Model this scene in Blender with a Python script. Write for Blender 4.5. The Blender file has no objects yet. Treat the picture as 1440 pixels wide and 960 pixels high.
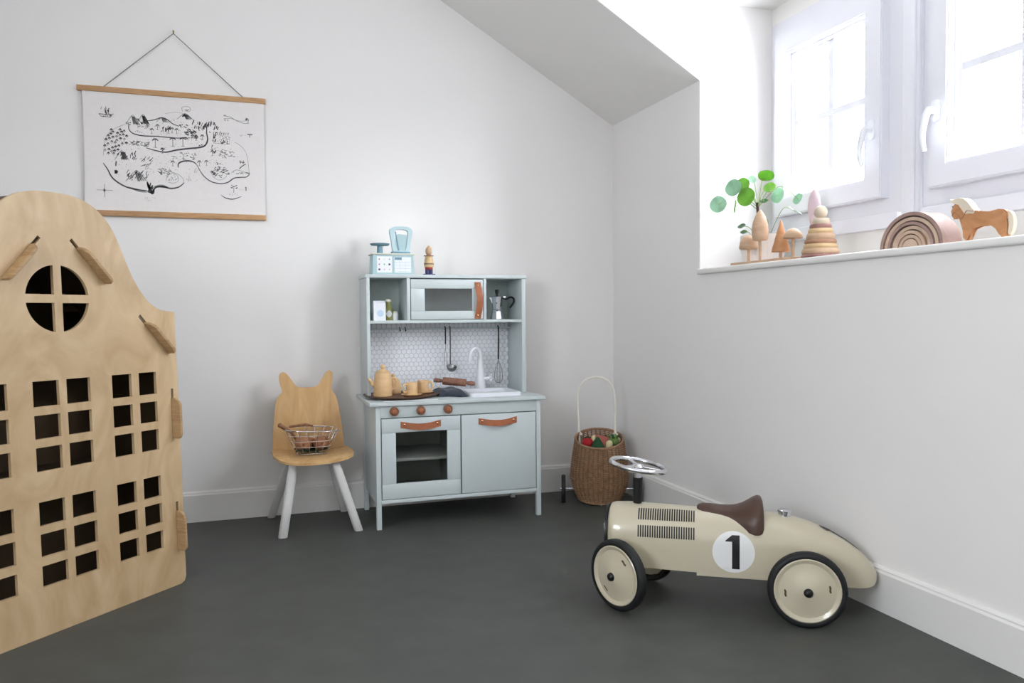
import bpy, bmesh, math, random
from mathutils import Vector, Matrix
PI = math.pi
random.seed(7)
C = bpy.context.scene.collection
SC = bpy.context.scene

# ------------------------------------------------------------------ camera
cam_d = bpy.data.cameras.new('camera'); cam = bpy.data.objects.new('camera', cam_d); C.objects.link(cam)
cam_d.sensor_width = 36.0; cam_d.lens = 36.0 * 1100.15 / 1440.0; cam_d.clip_start = 0.05
def cam_axes(yaw, pitch, roll):
    cy, sy = math.cos(yaw), math.sin(yaw)
    f = Vector((sy*math.cos(pitch), cy*math.cos(pitch), math.sin(pitch)))
    r = Vector((cy, -sy, 0)); u = r.cross(f)
    c, s = math.cos(roll), math.sin(roll)
    return c*r + s*u, -s*r + c*u, f
_r, _u, _f = cam_axes(0.325245, -0.034377, -0.007815)
cam.matrix_world = Matrix(((_r.x, _u.x, -_f.x, -1.72225), (_r.y, _u.y, -_f.y, -3.52716), (_r.z, _u.z, -_f.z, 0.86082), (0, 0, 0, 1)))
SC.camera = cam

# ------------------------------------------------------------------ world, light, exposure
world = bpy.data.worlds.new('overcast_sky'); SC.world = world; world.use_nodes = True
_nt = world.node_tree; _bg = _nt.nodes['Background']
_bg.inputs[0].default_value = (0.895, 0.925, 1.0, 1); _bg.inputs[1].default_value = 7.0
SC.view_settings.view_transform = 'Standard'; SC.view_settings.look = 'None'
SC.view_settings.gamma = 1.0; SC.view_settings.use_curve_mapping = False
SC.view_settings.exposure = 1.70
def area(name, loc, rot, sx, sy, energy, color=(1, 1, 1), portal=False):
    l = bpy.data.lights.new(name, 'AREA'); l.shape = 'RECTANGLE'; l.size = sx; l.size_y = sy
    l.energy = energy; l.color = color
    if portal: l.cycles.is_portal = True
    o = bpy.data.objects.new(name, l); C.objects.link(o); o.location = loc; o.rotation_euler = rot
    return o
# daylight entering the dormer windows (portals only guide the sky's own light)
area('dormer_portal', (0.45, -1.893, 1.60), (0, PI/2, 0), 0.80, 2.20, 1, portal=True)
area('added_left_window_portal', (-3.72, -3.80, 1.50), (0, -PI/2, 0), 1.1, 1.5, 1, portal=True)  # portal of the window added in the left wall

# low soft sun lamp from the front right, added to brighten the back wall
_l = bpy.data.lights.new('added_soft_sun', 'SUN'); _l.energy = 1.45; _l.angle = math.radians(22); _l.color = (0.93, 0.95, 1.0)
_s = bpy.data.objects.new('added_soft_sun', _l); C.objects.link(_s)
_s.rotation_euler = Vector((-0.68, 0.70, -0.22)).to_track_quat('-Z', 'Y').to_euler()
# ------------------------------------------------------------------ materials
def lin(c):
    return tuple(((v/255)/12.92 if v/255 <= 0.04045 else ((v/255+0.055)/1.055)**2.4) for v in c) + (1,)
MATS = {}
def mat(name, rgb, rough=0.5, metal=0.0, noise=0.0, nscale=20, bump=0.0, bscale=200, spec=0.5, coat=0.0, sheen=0.0):
    m = bpy.data.materials.new(name); m.use_nodes = True; nt = m.node_tree; b = nt.nodes['Principled BSDF']
    c = lin(rgb)
    b.inputs['Base Color'].default_value = c; b.inputs['Roughness'].default_value = rough; b.inputs['Metallic'].default_value = metal
    b.inputs['Specular IOR Level'].default_value = spec; b.inputs['Coat Weight'].default_value = coat
    if sheen: b.inputs['Sheen Weight'].default_value = sheen
    tc = nt.nodes.new('ShaderNodeTexCoord')
    if noise:
        n = nt.nodes.new('ShaderNodeTexNoise'); n.inputs['Scale'].default_value = nscale; n.inputs['Detail'].default_value = 5
        nt.links.new(tc.outputs['Object'], n.inputs['Vector'])
        r = nt.nodes.new('ShaderNodeValToRGB'); r.color_ramp.elements[0].position = 0.3; r.color_ramp.elements[1].position = 0.7
        r.color_ramp.elements[0].color = tuple(max(0, v*(1-noise)) for v in c[:3]) + (1,)
        r.color_ramp.elements[1].color = tuple(min(1, v*(1+noise)) for v in c[:3]) + (1,)
        nt.links.new(n.outputs['Fac'], r.inputs['Fac']); nt.links.new(r.outputs['Color'], b.inputs['Base Color'])
    if bump:
        n2 = nt.nodes.new('ShaderNodeTexNoise'); n2.inputs['Scale'].default_value = bscale; n2.inputs['Detail'].default_value = 3
        nt.links.new(tc.outputs['Object'], n2.inputs['Vector'])
        bp = nt.nodes.new('ShaderNodeBump'); bp.inputs['Strength'].default_value = bump; bp.inputs['Distance'].default_value = 0.002
        nt.links.new(n2.outputs['Fac'], bp.inputs['Height']); nt.links.new(bp.outputs['Normal'], b.inputs['Normal'])
    MATS[name] = m; return m
def wood(name, a, bcol, scale=(1, 1, 8), rough=0.45, freq=6.0, distort=1.5, coat=0.0, contrast=(0.3, 0.7)):
    m = bpy.data.materials.new(name); m.use_nodes = True; nt = m.node_tree; b = nt.nodes['Principled BSDF']
    b.inputs['Roughness'].default_value = rough; b.inputs['Coat Weight'].default_value = coat
    tc = nt.nodes.new('ShaderNodeTexCoord'); mp = nt.nodes.new('ShaderNodeMapping')
    mp.inputs['Scale'].default_value = scale
    nt.links.new(tc.outputs['Object'], mp.inputs['Vector'])
    n = nt.nodes.new('ShaderNodeTexNoise'); n.inputs['Scale'].default_value = freq; n.inputs['Detail'].default_value = 6
    n.inputs['Distortion'].default_value = distort
    nt.links.new(mp.outputs['Vector'], n.inputs['Vector'])
    r = nt.nodes.new('ShaderNodeValToRGB'); r.color_ramp.elements[0].position, r.color_ramp.elements[1].position = contrast
    r.color_ramp.elements[0].color = lin(a); r.color_ramp.elements[1].color = lin(bcol)
    nt.links.new(n.outputs['Fac'], r.inputs['Fac']); nt.links.new(r.outputs['Color'], b.inputs['Base Color'])
    bp = nt.nodes.new('ShaderNodeBump'); bp.inputs['Strength'].default_value = 0.08; bp.inputs['Distance'].default_value = 0.001
    nt.links.new(n.outputs['Fac'], bp.inputs['Height']); nt.links.new(bp.outputs['Normal'], b.inputs['Normal'])
    MATS[name] = m; return m
def glass(name, tint, gloss=0.06):
    m = bpy.data.materials.new(name); m.use_nodes = True; nt = m.node_tree
    nt.nodes.remove(nt.nodes['Principled BSDF']); out = nt.nodes['Material Output']
    t = nt.nodes.new('ShaderNodeBsdfTransparent'); t.inputs[0].default_value = tint + (1,)
    g = nt.nodes.new('ShaderNodeBsdfGlossy'); g.inputs['Roughness'].default_value = 0.05
    mx = nt.nodes.new('ShaderNodeMixShader'); mx.inputs[0].default_value = gloss
    nt.links.new(t.outputs[0], mx.inputs[1]); nt.links.new(g.outputs[0], mx.inputs[2]); nt.links.new(mx.outputs[0], out.inputs[0])
    MATS[name] = m; return m
M = dict(
    wall=mat('wall_paint', (243, 240, 237), 0.85, bump=0.05, bscale=350, spec=0.2),
    ceil=mat('ceiling_paint', (242, 240, 236), 0.9, bump=0.05, bscale=300, spec=0.2),
    trim=mat('white_trim_paint', (238, 236, 232), 0.4),
    floor=mat('grey_linoleum', (78, 80, 76), 0.55, noise=0.10, nscale=9, bump=0.12, bscale=260, spec=0.35),
    upvc=mat('white_window_frame', (229, 229, 235), 0.35),
    ply=wood('birch_plywood', (184, 153, 112), (214, 187, 148), (2.2, 2.2, 1.1), 0.45, 2.6, 3.2, contrast=(0.25, 0.75)),
    plydark=mat('dark_brown_plywood', (84, 66, 46), 0.8, noise=0.15, nscale=8),  # dark brown with slight mottling, for the boards behind the front
    plyedge=wood('plywood_edge', (164, 130, 90), (192, 160, 118), (1, 1, 12), 0.6, 10),
    chairply=wood('oak_veneer', (196, 152, 98), (222, 184, 130), (4, 4, 0.7), 0.4, 4, 1.6, coat=0.1),
    legwhite=mat('white_lacquered_wood', (222, 220, 216), 0.45),
    oakbar=wood('oak_bar', (176, 132, 88), (201, 158, 112), (1, 8, 8), 0.5, 9),
    paper=mat('off_white_paper', (238, 233, 230), 0.85, noise=0.015, nscale=60),
    ink=mat('grey_ink', (84, 84, 86), 0.9), inkl=mat('pale_ink', (150, 150, 151), 0.9),
    cord=mat('grey_cord', (120, 118, 112), 0.8), brass=mat('brass', (170, 150, 90), 0.35, 1.0),
    mint=mat('pale_mint_paint', (207, 216, 216), 0.42), mintd=mat('mint_back_board', (194, 204, 199), 0.6, noise=0.05, nscale=30),
    tile=mat('white_hexagon_tile', (247, 248, 252), 0.35), grout=mat('grey_grout', (204, 208, 213), 0.8),
    leather=mat('tan_leather', (172, 104, 68), 0.5, noise=0.12, nscale=40, bump=0.15, bscale=500),
    rivet=mat('copper_rivet', (235, 190, 160), 0.25, 1.0), knob=wood('beech_knob', (122, 80, 56), (156, 108, 80), (1, 1, 1), 0.5, 30),
    chrome=mat('chrome', (225, 226, 230), 0.09, 1.0), steel=mat('brushed_steel', (150, 150, 150), 0.28, 1.0),
    darksteel=mat('dark_steel', (70, 68, 66), 0.4, 0.8), black=mat('black_plastic', (16, 16, 17), 0.4), rubber=mat('black_rubber', (17, 18, 20), 0.6),
    white=mat('white_plastic', (236, 238, 242), 0.3), hob=mat('hob_plate', (215, 218, 222), 0.3),
    dark=mat('dark_interior', (62, 64, 60), 0.7),
    cream=mat('cream_car_paint', (202, 193, 168), 0.28, coat=0.5, noise=0.01, nscale=5), decal=mat('white_decal', (236, 236, 234), 0.4),
    inkblack=mat('black_print', (14, 14, 15), 0.5), saddle=mat('brown_saddle_leather', (76, 51, 39), 0.42, noise=0.08, nscale=25, bump=0.08, bscale=300),
    badge=mat('brown_badge_print', (80, 62, 44), 0.6),
    teaw=wood('pale_maple', (222, 182, 132), (238, 202, 152), (1, 1, 4), 0.45, 8),
    walnut=wood('walnut', (78, 48, 34), (112, 72, 50), (2, 2, 2), 0.5, 8), pinwood=wood('reddish_rolling_pin_wood', (128, 88, 70), (160, 114, 92), (1, 4, 4), 0.55, 10),
    towel=mat('navy_towel', (46, 56, 70), 0.95, noise=0.25, nscale=60, bump=0.6, bscale=300, sheen=0.3),
    aqua=mat('aqua_painted_wood', (176, 203, 206), 0.5), bluegrey=mat('blue_grey_painted_wood', (112, 150, 166), 0.45),
    aqual=mat('pale_aqua_painted_wood', (190, 214, 219), 0.5), creamw=mat('cream_painted_wood', (222, 222, 204), 0.5),
    printw=mat('white_print', (238, 242, 246), 0.6), printg=mat('grid_print', (205, 212, 222), 0.6),
    pr=mat('red_dots', (198, 110, 110), 0.6), pp=mat('purple_dots', (72, 52, 88), 0.6), pg=mat('green_dots', (120, 170, 120), 0.6), pink=mat('pink_dots', (222, 170, 190), 0.6),
    natural=wood('natural_wood', (190, 155, 124), (210, 178, 148), (1, 1, 3), 0.5, 12), brownw=wood('brown_wood', (150, 108, 80), (176, 132, 104), (1, 1, 3), 0.5, 12),
    yelloww=wood('yellowish_wood', (202, 170, 124), (220, 190, 146), (1, 1, 3), 0.5, 12), rosew=wood('rose_wood', (140, 100, 92), (170, 126, 116), (1, 1, 3), 0.5, 12),
    navy=mat('navy_paint', (38, 38, 92), 0.45), red=mat('red_paint', (150, 36, 44), 0.45), olive=mat('olive_paint', (96, 92, 74), 0.5),
    palew=wood('pale_birch_wood', (202, 184, 160), (216, 200, 178), (1, 1, 3), 0.5, 12),
    pinktree=mat('pale_pink_wood', (206, 184, 190), 0.55, noise=0.05, nscale=30),
    rainb=wood('pale_rainbow_wood', (196, 166, 142), (214, 188, 166), (1, 1, 1), 0.6, 14), rainm=wood('mauve_rainbow_wood', (150, 122, 112), (174, 146, 136), (1, 1, 1), 0.6, 14),
    horse=wood('stained_horse_wood', (186, 128, 82), (208, 152, 106), (1, 1, 2), 0.5, 14), mane=mat('cream_mane', (232, 218, 196), 0.6),
    leaf=mat('green_leaf', (122, 176, 66), 0.4, noise=0.25, nscale=25), leafd=mat('dark_leaf', (58, 104, 52), 0.35, noise=0.2, nscale=25), leafp=mat('pale_leaf', (160, 196, 168), 0.35, noise=0.12, nscale=25),
    stem=mat('plant_stem', (150, 170, 110), 0.5), trunk=mat('plant_trunk', (66, 46, 40), 0.8), soil=mat('soil', (60, 44, 34), 0.95), pot=mat('white_ribbed_ceramic', (226, 216, 208), 0.5),
    wick=wood('wicker', (132, 100, 74), (176, 138, 104), (1, 1, 1), 0.6, 40), wickd=mat('wicker_stakes', (124, 92, 66), 0.7),
    handlew=mat('white_wrapped_handle', (244, 240, 228), 0.5), feltr=mat('red_felt', (176, 34, 40), 0.95, bump=0.4, bscale=200), feltg=mat('green_felt', (40, 84, 54), 0.95, bump=0.4, bscale=200),
    feltl=mat('light_green_felt', (110, 140, 76), 0.95, bump=0.4, bscale=200), feltc=mat('cream_felt', (216, 206, 160), 0.95, bump=0.4, bscale=200), feltp=mat('pink_cloth', (176, 98, 86), 0.95, bump=0.4, bscale=150),
    greenb=mat('olive_green_bottle', (128, 130, 62), 0.3), label=mat('grey_label', (206, 206, 206), 0.6), bluep=mat('pale_blue_print', (196, 214, 232), 0.6),
    alu=mat('polished_aluminium', (200, 202, 208), 0.2, 1.0), veg=wood('brown_ball_wood', (138, 90, 62), (176, 124, 90), (2, 2, 2), 0.5, 18), spoon=wood('brown_spoon_wood', (116, 74, 48), (150, 100, 68), (3, 1, 1), 0.5, 14),
    wirew=mat('white_wire', (232, 230, 226), 0.3), leafveg=mat('dark_green_cloth', (34, 58, 44), 0.8, noise=0.3, nscale=50), glassw=glass('window_glass', (0.97, 0.98, 0.98), 0.04), glasso=glass('tinted_toy_pane', (0.80, 0.79, 0.77), 0.03), glassm=glass('grey_toy_pane', (0.92, 0.92, 0.93), 0.06),
)

# ------------------------------------------------------------------ mesh helpers
def new(): return bmesh.new()
def box(bm, x0, x1, y0, y1, z0, z1, bev=0.0, seg=2):
    r = bmesh.ops.create_cube(bm, size=1.0, matrix=Matrix.Translation(((x0+x1)/2, (y0+y1)/2, (z0+z1)/2)) @ Matrix.Diagonal((abs(x1-x0), abs(y1-y0), abs(z1-z0), 1)))
    if bev:
        es = list({e for v in r['verts'] for e in v.link_edges})
        bmesh.ops.bevel(bm, geom=es, offset=bev, segments=seg, profile=0.5, affect='EDGES')
    return bm
def frame_axes(t):
    t = t.normalized(); a = Vector((0, 0, 1)) if abs(t.z) < 0.9 else Vector((1, 0, 0))
    u = t.cross(a).normalized(); return u, t.cross(u).normalized()
def tube(bm, pts, r, seg=10, caps=True, closed=False, flat=1.0, up=None):
    pts = [Vector(p) for p in pts]; n = len(pts); rings = []
    u = None
    for i, p in enumerate(pts):
        if closed: t = pts[(i+1) % n] - pts[i-1]
        else: t = pts[min(i+1, n-1)] - pts[max(i-1, 0)]
        t.normalize()
        if up is not None:
            u = t.cross(Vector(up)).normalized()
        elif u is None: u, _ = frame_axes(t)
        else:
            u = (u - t*u.dot(t)).normalized()
        v = t.cross(u).normalized()
        rr = r[i] if isinstance(r, (list, tuple)) else r
        rings.append([bm.verts.new(p + (u*math.cos(2*PI*k/seg) + v*math.sin(2*PI*k/seg)*flat)*rr) for k in range(seg)])
    m = n if closed else n-1
    for i in range(m):
        a, b = rings[i], rings[(i+1) % n]
        for k in range(seg): bm.faces.new((a[k], a[(k+1) % seg], b[(k+1) % seg], b[k]))
    if caps and not closed:
        bm.faces.new(rings[0][::-1]); bm.faces.new(rings[-1])
    return bm
def lathe(bm, prof, seg=28, mx=None, closed=False):
    """profile (r,z) turned about z, then moved by the matrix mx"""
    mx = mx or Matrix.Identity(4); rings = []
    for r, z in prof:
        if r < 1e-6: rings.append([bm.verts.new(mx @ Vector((0, 0, z)))])
        else: rings.append([bm.verts.new(mx @ Vector((r*math.cos(2*PI*k/seg), r*math.sin(2*PI*k/seg), z))) for k in range(seg)])
    prs = list(zip(rings, rings[1:])) + ([(rings[-1], rings[0])] if closed else [])
    for a, b in prs:
        for k in range(seg):
            k2 = (k+1) % seg
            if len(a) == 1 and len(b) == 1: break
            if len(a) == 1: bm.faces.new((a[0], b[k2], b[k]))
            elif len(b) == 1: bm.faces.new((a[k], a[k2], b[0]))
            else: bm.faces.new((a[k], a[k2], b[k2], b[k]))
    return bm
def tor(bm, R, r, seg=32, ss=10, mx=None, flat=1.0):
    return lathe(bm, [(R + r*math.cos(2*PI*k/ss), flat*r*math.sin(2*PI*k/ss)) for k in range(ss)], seg, mx, closed=True)
def T(x, y, z): return Matrix.Translation((x, y, z))
def RX(a): return Matrix.Rotation(a, 4, 'X')
def RY(a): return Matrix.Rotation(a, 4, 'Y')
def RZ(a): return Matrix.Rotation(a, 4, 'Z')
def loft(bm, rings, caps=True, closed=True):
    vs = [[bm.verts.new(p) for p in r] for r in rings]
    n = len(vs[0]); m = n if closed else n-1
    for a, b in zip(vs, vs[1:]):
        for k in range(m): bm.faces.new((a[k], a[(k+1) % n], b[(k+1) % n], b[k]))
    if caps: bm.faces.new(vs[0][::-1]); bm.faces.new(vs[-1])
    return bm
def prism(bm, poly, a0, a1, mx=None):
    """2-D outline (x,y) extruded from z=a0 to a1, then mx"""
    mx = mx or Matrix.Identity(4)
    A = [bm.verts.new(mx @ Vector((x, y, a0))) for x, y in poly]; B = [bm.verts.new(mx @ Vector((x, y, a1))) for x, y in poly]
    n = len(poly)
    bm.faces.new(A[::-1]); bm.faces.new(B)
    for k in range(n): bm.faces.new((A[k], A[(k+1) % n], B[(k+1) % n], B[k]))
    return bm
XZ = Matrix(((1, 0, 0, 0), (0, 0, 1, 0), (0, 1, 0, 0), (0, 0, 0, 1)))      # (x,y,z)->(x,z,y): outline in x-z, thickness in y
def plate(outer, holes, t, mx=None):
    """flat panel with holes, thickness t along z (centred), returned as bmesh"""
    cu = bpy.data.curves.new('outline', 'CURVE'); cu.dimensions = '2D'; cu.fill_mode = 'BOTH'; cu.extrude = t/2
    for loop in [outer] + holes:
        sp = cu.splines.new('POLY'); sp.points.add(len(loop)-1); sp.use_cyclic_u = True
        for p, (x, y) in zip(sp.points, loop): p.co = (x, y, 0, 1)
    o = bpy.data.objects.new('outline', cu); me = bpy.data.meshes.new_from_object(o)
    bm = new(); bm.from_mesh(me); bpy.data.objects.remove(o); bpy.data.curves.remove(cu); bpy.data.meshes.remove(me)
    bmesh.ops.remove_doubles(bm, verts=bm.verts, dist=1e-6)
    if mx: bmesh.ops.transform(bm, matrix=mx, verts=bm.verts)
    return bm
def ribbon(bm, pts, w, n, h=0.0004):
    """ink stroke: flat strip of width w along pts (x,z) list on the plane y=n"""
    P = [Vector((x, z)) for x, z in pts]
    L = []
    for i, p in enumerate(P):
        t = P[min(i+1, len(P)-1)] - P[max(i-1, 0)]
        if t.length < 1e-9: t = Vector((1, 0))
        t.normalize(); q = Vector((-t.y, t.x)); ww = w[i] if isinstance(w, list) else w
        L.append((p + q*ww/2, p - q*ww/2))
    vs = [(bm.verts.new((a.x, n, a.y)), bm.verts.new((b.x, n, b.y))) for a, b in L]
    for (a, b), (c, d) in zip(vs, vs[1:]): bm.faces.new((a, b, d, c))
def rrect(x0, x1, y0, y1, r, n=5):
    out = []
    for cx, cy, a0 in ((x1-r, y1-r, 0), (x0+r, y1-r, PI/2), (x0+r, y0+r, PI), (x1-r, y0+r, 3*PI/2)):
        for k in range(n+1): out.append((cx + r*math.cos(a0+k*PI/2/n), cy + r*math.sin(a0+k*PI/2/n)))
    return out
def spline(pts, n=6):
    P = [Vector(p) for p in pts]; out = []
    for i in range(len(P)-1):
        p0, p1, p2, p3 = P[max(i-1, 0)], P[i], P[i+1], P[min(i+2, len(P)-1)]
        for k in range(n):
            t = k/n; out.append(0.5*((2*p1) + (p2-p0)*t + (2*p0-5*p1+4*p2-p3)*t*t + (3*p1-p0-3*p2+p3)*t**3))
    out.append(P[-1]); return out
def spc(pts, n=4):   # closed 2-D spline
    P = [Vector(p) for p in pts]; N = len(P); out = []
    for i in range(N):
        p0, p1, p2, p3 = P[i-1], P[i], P[(i+1) % N], P[(i+2) % N]
        for k in range(n):
            t = k/n; q = 0.5*((2*p1) + (p2-p0)*t + (2*p0-5*p1+4*p2-p3)*t*t + (3*p1-p0-3*p2+p3)*t**3); out.append((q.x, q.y))
    return out
ROOTM = {}
def obj(name, bm, m, parent=None, smooth=40, world=False):
    bmesh.ops.recalc_face_normals(bm, faces=bm.faces)
    if world and parent is not None:
        bmesh.ops.transform(bm, matrix=ROOTM[parent.name].inverted(), verts=bm.verts)
    me = bpy.data.meshes.new(name); bm.to_mesh(me); bm.free()
    me.materials.append(M[m] if isinstance(m, str) else m)
    if smooth:
        for p in me.polygons: p.use_smooth = True
        me.set_sharp_from_angle(angle=math.radians(smooth))
    o = bpy.data.objects.new(name, me); C.objects.link(o)
    if parent is not None: o.parent = parent; ROOTM[o.name] = ROOTM[parent.name]
    else: ROOTM[o.name] = Matrix.Identity(4)
    return o
def tag(o, label=None, cat=None, group=None, kind=None):
    if label: o['label'] = label
    if cat: o['category'] = cat
    if group: o['group'] = group
    if kind: o['kind'] = kind
    return o
def thing(name, label, cat, loc=(0, 0, 0), rz=0.0, group=None, kind=None, mx=None):
    o = bpy.data.objects.new(name, None); C.objects.link(o); o.empty_display_size = 0.05
    mx = mx or (Matrix.Translation(loc) @ Matrix.Rotation(rz, 4, 'Z'))
    o.matrix_world = mx
    ROOTM[o.name] = mx.copy(); tag(o, label, cat, group, kind); return o
def place(bm, mx):
    bmesh.ops.transform(bm, matrix=mx, verts=bm.verts); return bm
def struct(name, bm, m, smooth=0, parent=None):
    o = obj(name, bm, m, parent, smooth); 
    if parent is None: o['kind'] = 'structure'
    return o

# ------------------------------------------------------------------ room shell
XL, YR, ZC = -3.60, -5.20, 2.50           # left wall, rear wall, flat ceiling
HK, SL = 1.7865, 0.5868                    # knee wall height, slope of the roof
DY0, DY1, XW, ZD = -0.785, -3.001, 0.34, 2.10   # dormer cheeks, window plane, dormer ceiling
SILL = 1.0375
XS = -(ZC-HK)/SL                           # where the slope meets the flat ceiling
XD = -(ZD-HK)/SL                           # where the dormer ceiling meets the slope
struct('floor', box(new(), XL-0.1, 0.1, YR-0.1, 0.1, -0.1, 0), 'floor')
struct('wall_back', box(new(), XL-0.1, 0.12, 0, 0.1, 0, ZC+0.1), 'wall')
YZ = Matrix(((0, 0, 1, 0), (1, 0, 0, 0), (0, 1, 0, 0), (0, 0, 0, 1)))       # outline in y-z, thickness in x
WY0, WY1, WZ0, WZ1 = -4.55, -3.15, 0.95, 2.05
struct('wall_left', plate([(YR-0.1, 0), (0.0, 0), (0.0, ZC+0.1), (YR-0.1, ZC+0.1)], [[(WY0, WZ0), (WY1, WZ0), (WY1, WZ1), (WY0, WZ1)]], 0.1, T(XL-0.05, 0, 0) @ YZ), 'wall')
bm = box(new(), XL-0.1, 0.1, YR-0.1, YR, 0, ZC+0.1)
struct('wall_rear', bm, 'wall')
bm = new()
box(bm, 0, 0.15, DY0, 0, 0, HK+0.05); box(bm, 0, 0.15, DY1, DY0, 0, SILL-0.022); box(bm, 0, 0.15, YR-0.1, DY1, 0, HK+0.05)
struct('wall_right', bm, 'wall')
struct('ceiling', box(new(), XL-0.1, XS, YR-0.1, 0, ZC, ZC+0.1), 'ceil')
bm = new()                                  # sloping ceiling under the roof, cut open for the dormer
def slope(y0, y1, xa, xb):
    za, zb = HK-SL*xa, HK-SL*xb
    prism(bm, [(xa, za), (xb, zb), (xb, zb+0.12), (xa, za+0.12)], y0, y1, XZ)
slope(DY0, 0.0, 0.0, XS-0.02); slope(YR-0.1, DY1, 0.0, XS-0.02); slope(DY1, DY0, XD, XS-0.02)
o = struct('ceiling_slope', bm, 'ceil')
bm = new(); poly = [(0.0006, SILL-0.02), (XW+0.1, SILL-0.02), (XW+0.1, ZD+0.01), (XD, ZD+0.01), (XD+0.0006, ZD+0.0006), (0.0006, HK+0.0008)]
prism(bm, poly, DY0-0.0008, DY0+0.05, XZ); prism(bm, poly, DY1-0.05, DY1+0.0008, XZ)
struct('wall_dormer', bm, 'wall')
struct('ceiling_dormer', box(new(), XD, XW+0.1, DY1-0.06, DY0+0.06, ZD, ZD+0.08), 'ceil')
# rounded plaster beads on the corners of the dormer opening
bm = new()
for yy in (DY0, DY1):
    tube(bm, [(0.001, yy, SILL), (0.001, yy, HK+0.001), (XD+0.002, yy, ZD)], 0.0045, 8)
struct('trim_1', bm, 'trim', 40)
# sill board
bm = new(); box(bm, -0.016, XW, DY1, DY0, SILL-0.022, SILL, 0.006, 3)
struct('trim_2', bm, 'trim', 40)
# window wall under and around the frames
bm = new(); box(bm, XW, XW+0.1, DY1, DY0, SILL-0.02, 1.142); box(bm, XW, XW+0.1, DY1, DY0, 2.03, ZD)
struct('wall_window', bm, 'trim')
# skirting
def skirting(name, a, b, nrm):
    bm = new(); prof = [(0, 0), (0.016, 0), (0.016, 0.112), (0.012, 0.118), (0.012, 0.122), (0.006, 0.1276), (0, 0.1276)]
    a, b = Vector(a), Vector(b); n = Vector(nrm)
    loft(bm, [[p + n*u + Vector((0, 0, w)) for u, w in prof] for p in (a, b)])
    return struct(name, bm, 'trim')
skirting('baseboard_back', (XL, 0, 0), (0, 0, 0), (0, -1, 0))
skirting('baseboard_left', (XL, YR, 0), (XL, -0.016, 0), (1, 0, 0))
skirting('baseboard_right', (0, YR, 0), (0, -0.508, 0), (-1, 0, 0))
skirting('baseboard_right', (0, -0.506, 0), (0, -0.016, 0), (-1, 0, 0))
skirting('baseboard_rear', (XL+.016, YR, 0), (-0.016, YR, 0), (0, 1, 0))

# ------------------------------------------------------------------ windows
def window(name, y0, y1, hinge_left, muntin_v):
    """y0 > y1; sash between them, in plane XW"""
    x = XW
    bm = new()        # fixed frame
    fo0, fo1 = max(y0, y1)+0.05, min(y0, y1)-0.05
    za, zb = 1.244, 1.955
    Y2 = Matrix(((0, 0, 1, 0), (1, 0, 0, 0), (0, 1, 0, 0), (0, 0, 0, 1)))     # (y,z,x)
    bm = plate([(fo1, 1.192), (fo0, 1.192), (fo0, 2.03), (fo1, 2.03)], [[(y1+0.008, za+0.008), (y0-0.008, za+0.008), (y0-0.008, zb-0.008), (y1+0.008, zb-0.008)]], 0.07, T(x+0.03, 0, 0) @ Y2)
    fr = struct(name, bm, 'upvc')
    bm = new(); box(bm, x-0.020, x+0.06, fo1, fo0, 1.142, 1.1915, 0.003); s = obj('bottom_rail', bm, 'upvc', fr, 0)
    g0, g1, gz0, gz1 = y0-0.07, y1+0.08, 1.316, 1.879
    bm = plate([(y1, za), (y0, za), (y0, zb), (y1, zb)], [[(g1, gz0), (g0, gz0), (g0, gz1), (g1, gz1)]], 0.05, T(x-0.017, 0, 0) @ Y2)
    bmesh.ops.bevel(bm, geom=[e for e in bm.edges if all(v.co.x < x-0.035 for v in e.verts) and len(e.link_faces) == 2 and e.calc_face_angle(0) > 0.5], offset=0.005, segments=2, affect='EDGES')
    sash = obj('casement', bm, 'upvc', fr, 40)
    # glazing bead
    bm = plate([(g1-0.001, gz0-0.001), (g0+0.001, gz0-0.001), (g0+0.001, gz1+0.001), (g1-0.001, gz1+0.001)], [[(g1+0.012, gz0+0.006), (g0-0.019, gz0+0.006), (g0-0.019, gz1-0.016), (g1+0.012, gz1-0.016)]], 0.03, T(x+0.002, 0, 0) @ Y2)
    obj('glazing_bead', bm, 'upvc', sash, 0)
    obj('pane', box(new(), x+0.018, x+0.022, g1, g0, gz0, gz1), 'glassw', sash, 0)
    bm = new(); box(bm, x-0.004, x+0.017, muntin_v-0.013, muntin_v+0.013, gz0+0.006, gz1-0.012); obj('muntin', bm, 'upvc', sash, 0)
    bm = new(); box(bm, x-0.003, x+0.016, g1+0.012, g0-0.015, 1.587, 1.611); obj('muntin', bm, 'upvc', sash, 0)
    return fr, sash
def win_handle(parent, y, yl):
    x = XW-0.042
    bm = new(); prism(bm, rrect(-0.014, 0.014, -0.033, 0.033, 0.012), 0, 0.008, T(x, y, 1.477) @ RY(-PI/2) @ RZ(PI/2))
    h = obj('window_handle', bm, 'white', parent, 40)
    bm = new(); tube(bm, [(x-0.004, y, 1.477), (x-0.030, y, 1.477)], 0.011, 12)
    pts = spline([(x-0.030, y-0.004, 1.480), (x-0.036, y+yl*0.2, 1.468), (x-0.044, y+yl*0.55, 1.43), (x-0.046, y+yl*0.75, 1.39), (x-0.040, y+yl*0.45, 1.352)])
    tube(bm, pts, [0.012-0.005*i/len(pts) for i in range(len(pts))], 10); obj('lever', bm, 'white', h, 60)
w1, s1 = window('window_1', -0.855, -1.419, True, -1.137); win_handle(s1, -1.382, 0.012)
w2, s2 = window('window_2', -1.611, -2.175, False, -1.905); win_handle(s2, -1.643, 0.012)
w5, s5 = window('added_dormer_window', -2.367, -2.931, False, -2.661); win_handle(s5, -2.399, 0.012)  # third casement, added out of view to put more light on the back wall
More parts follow.
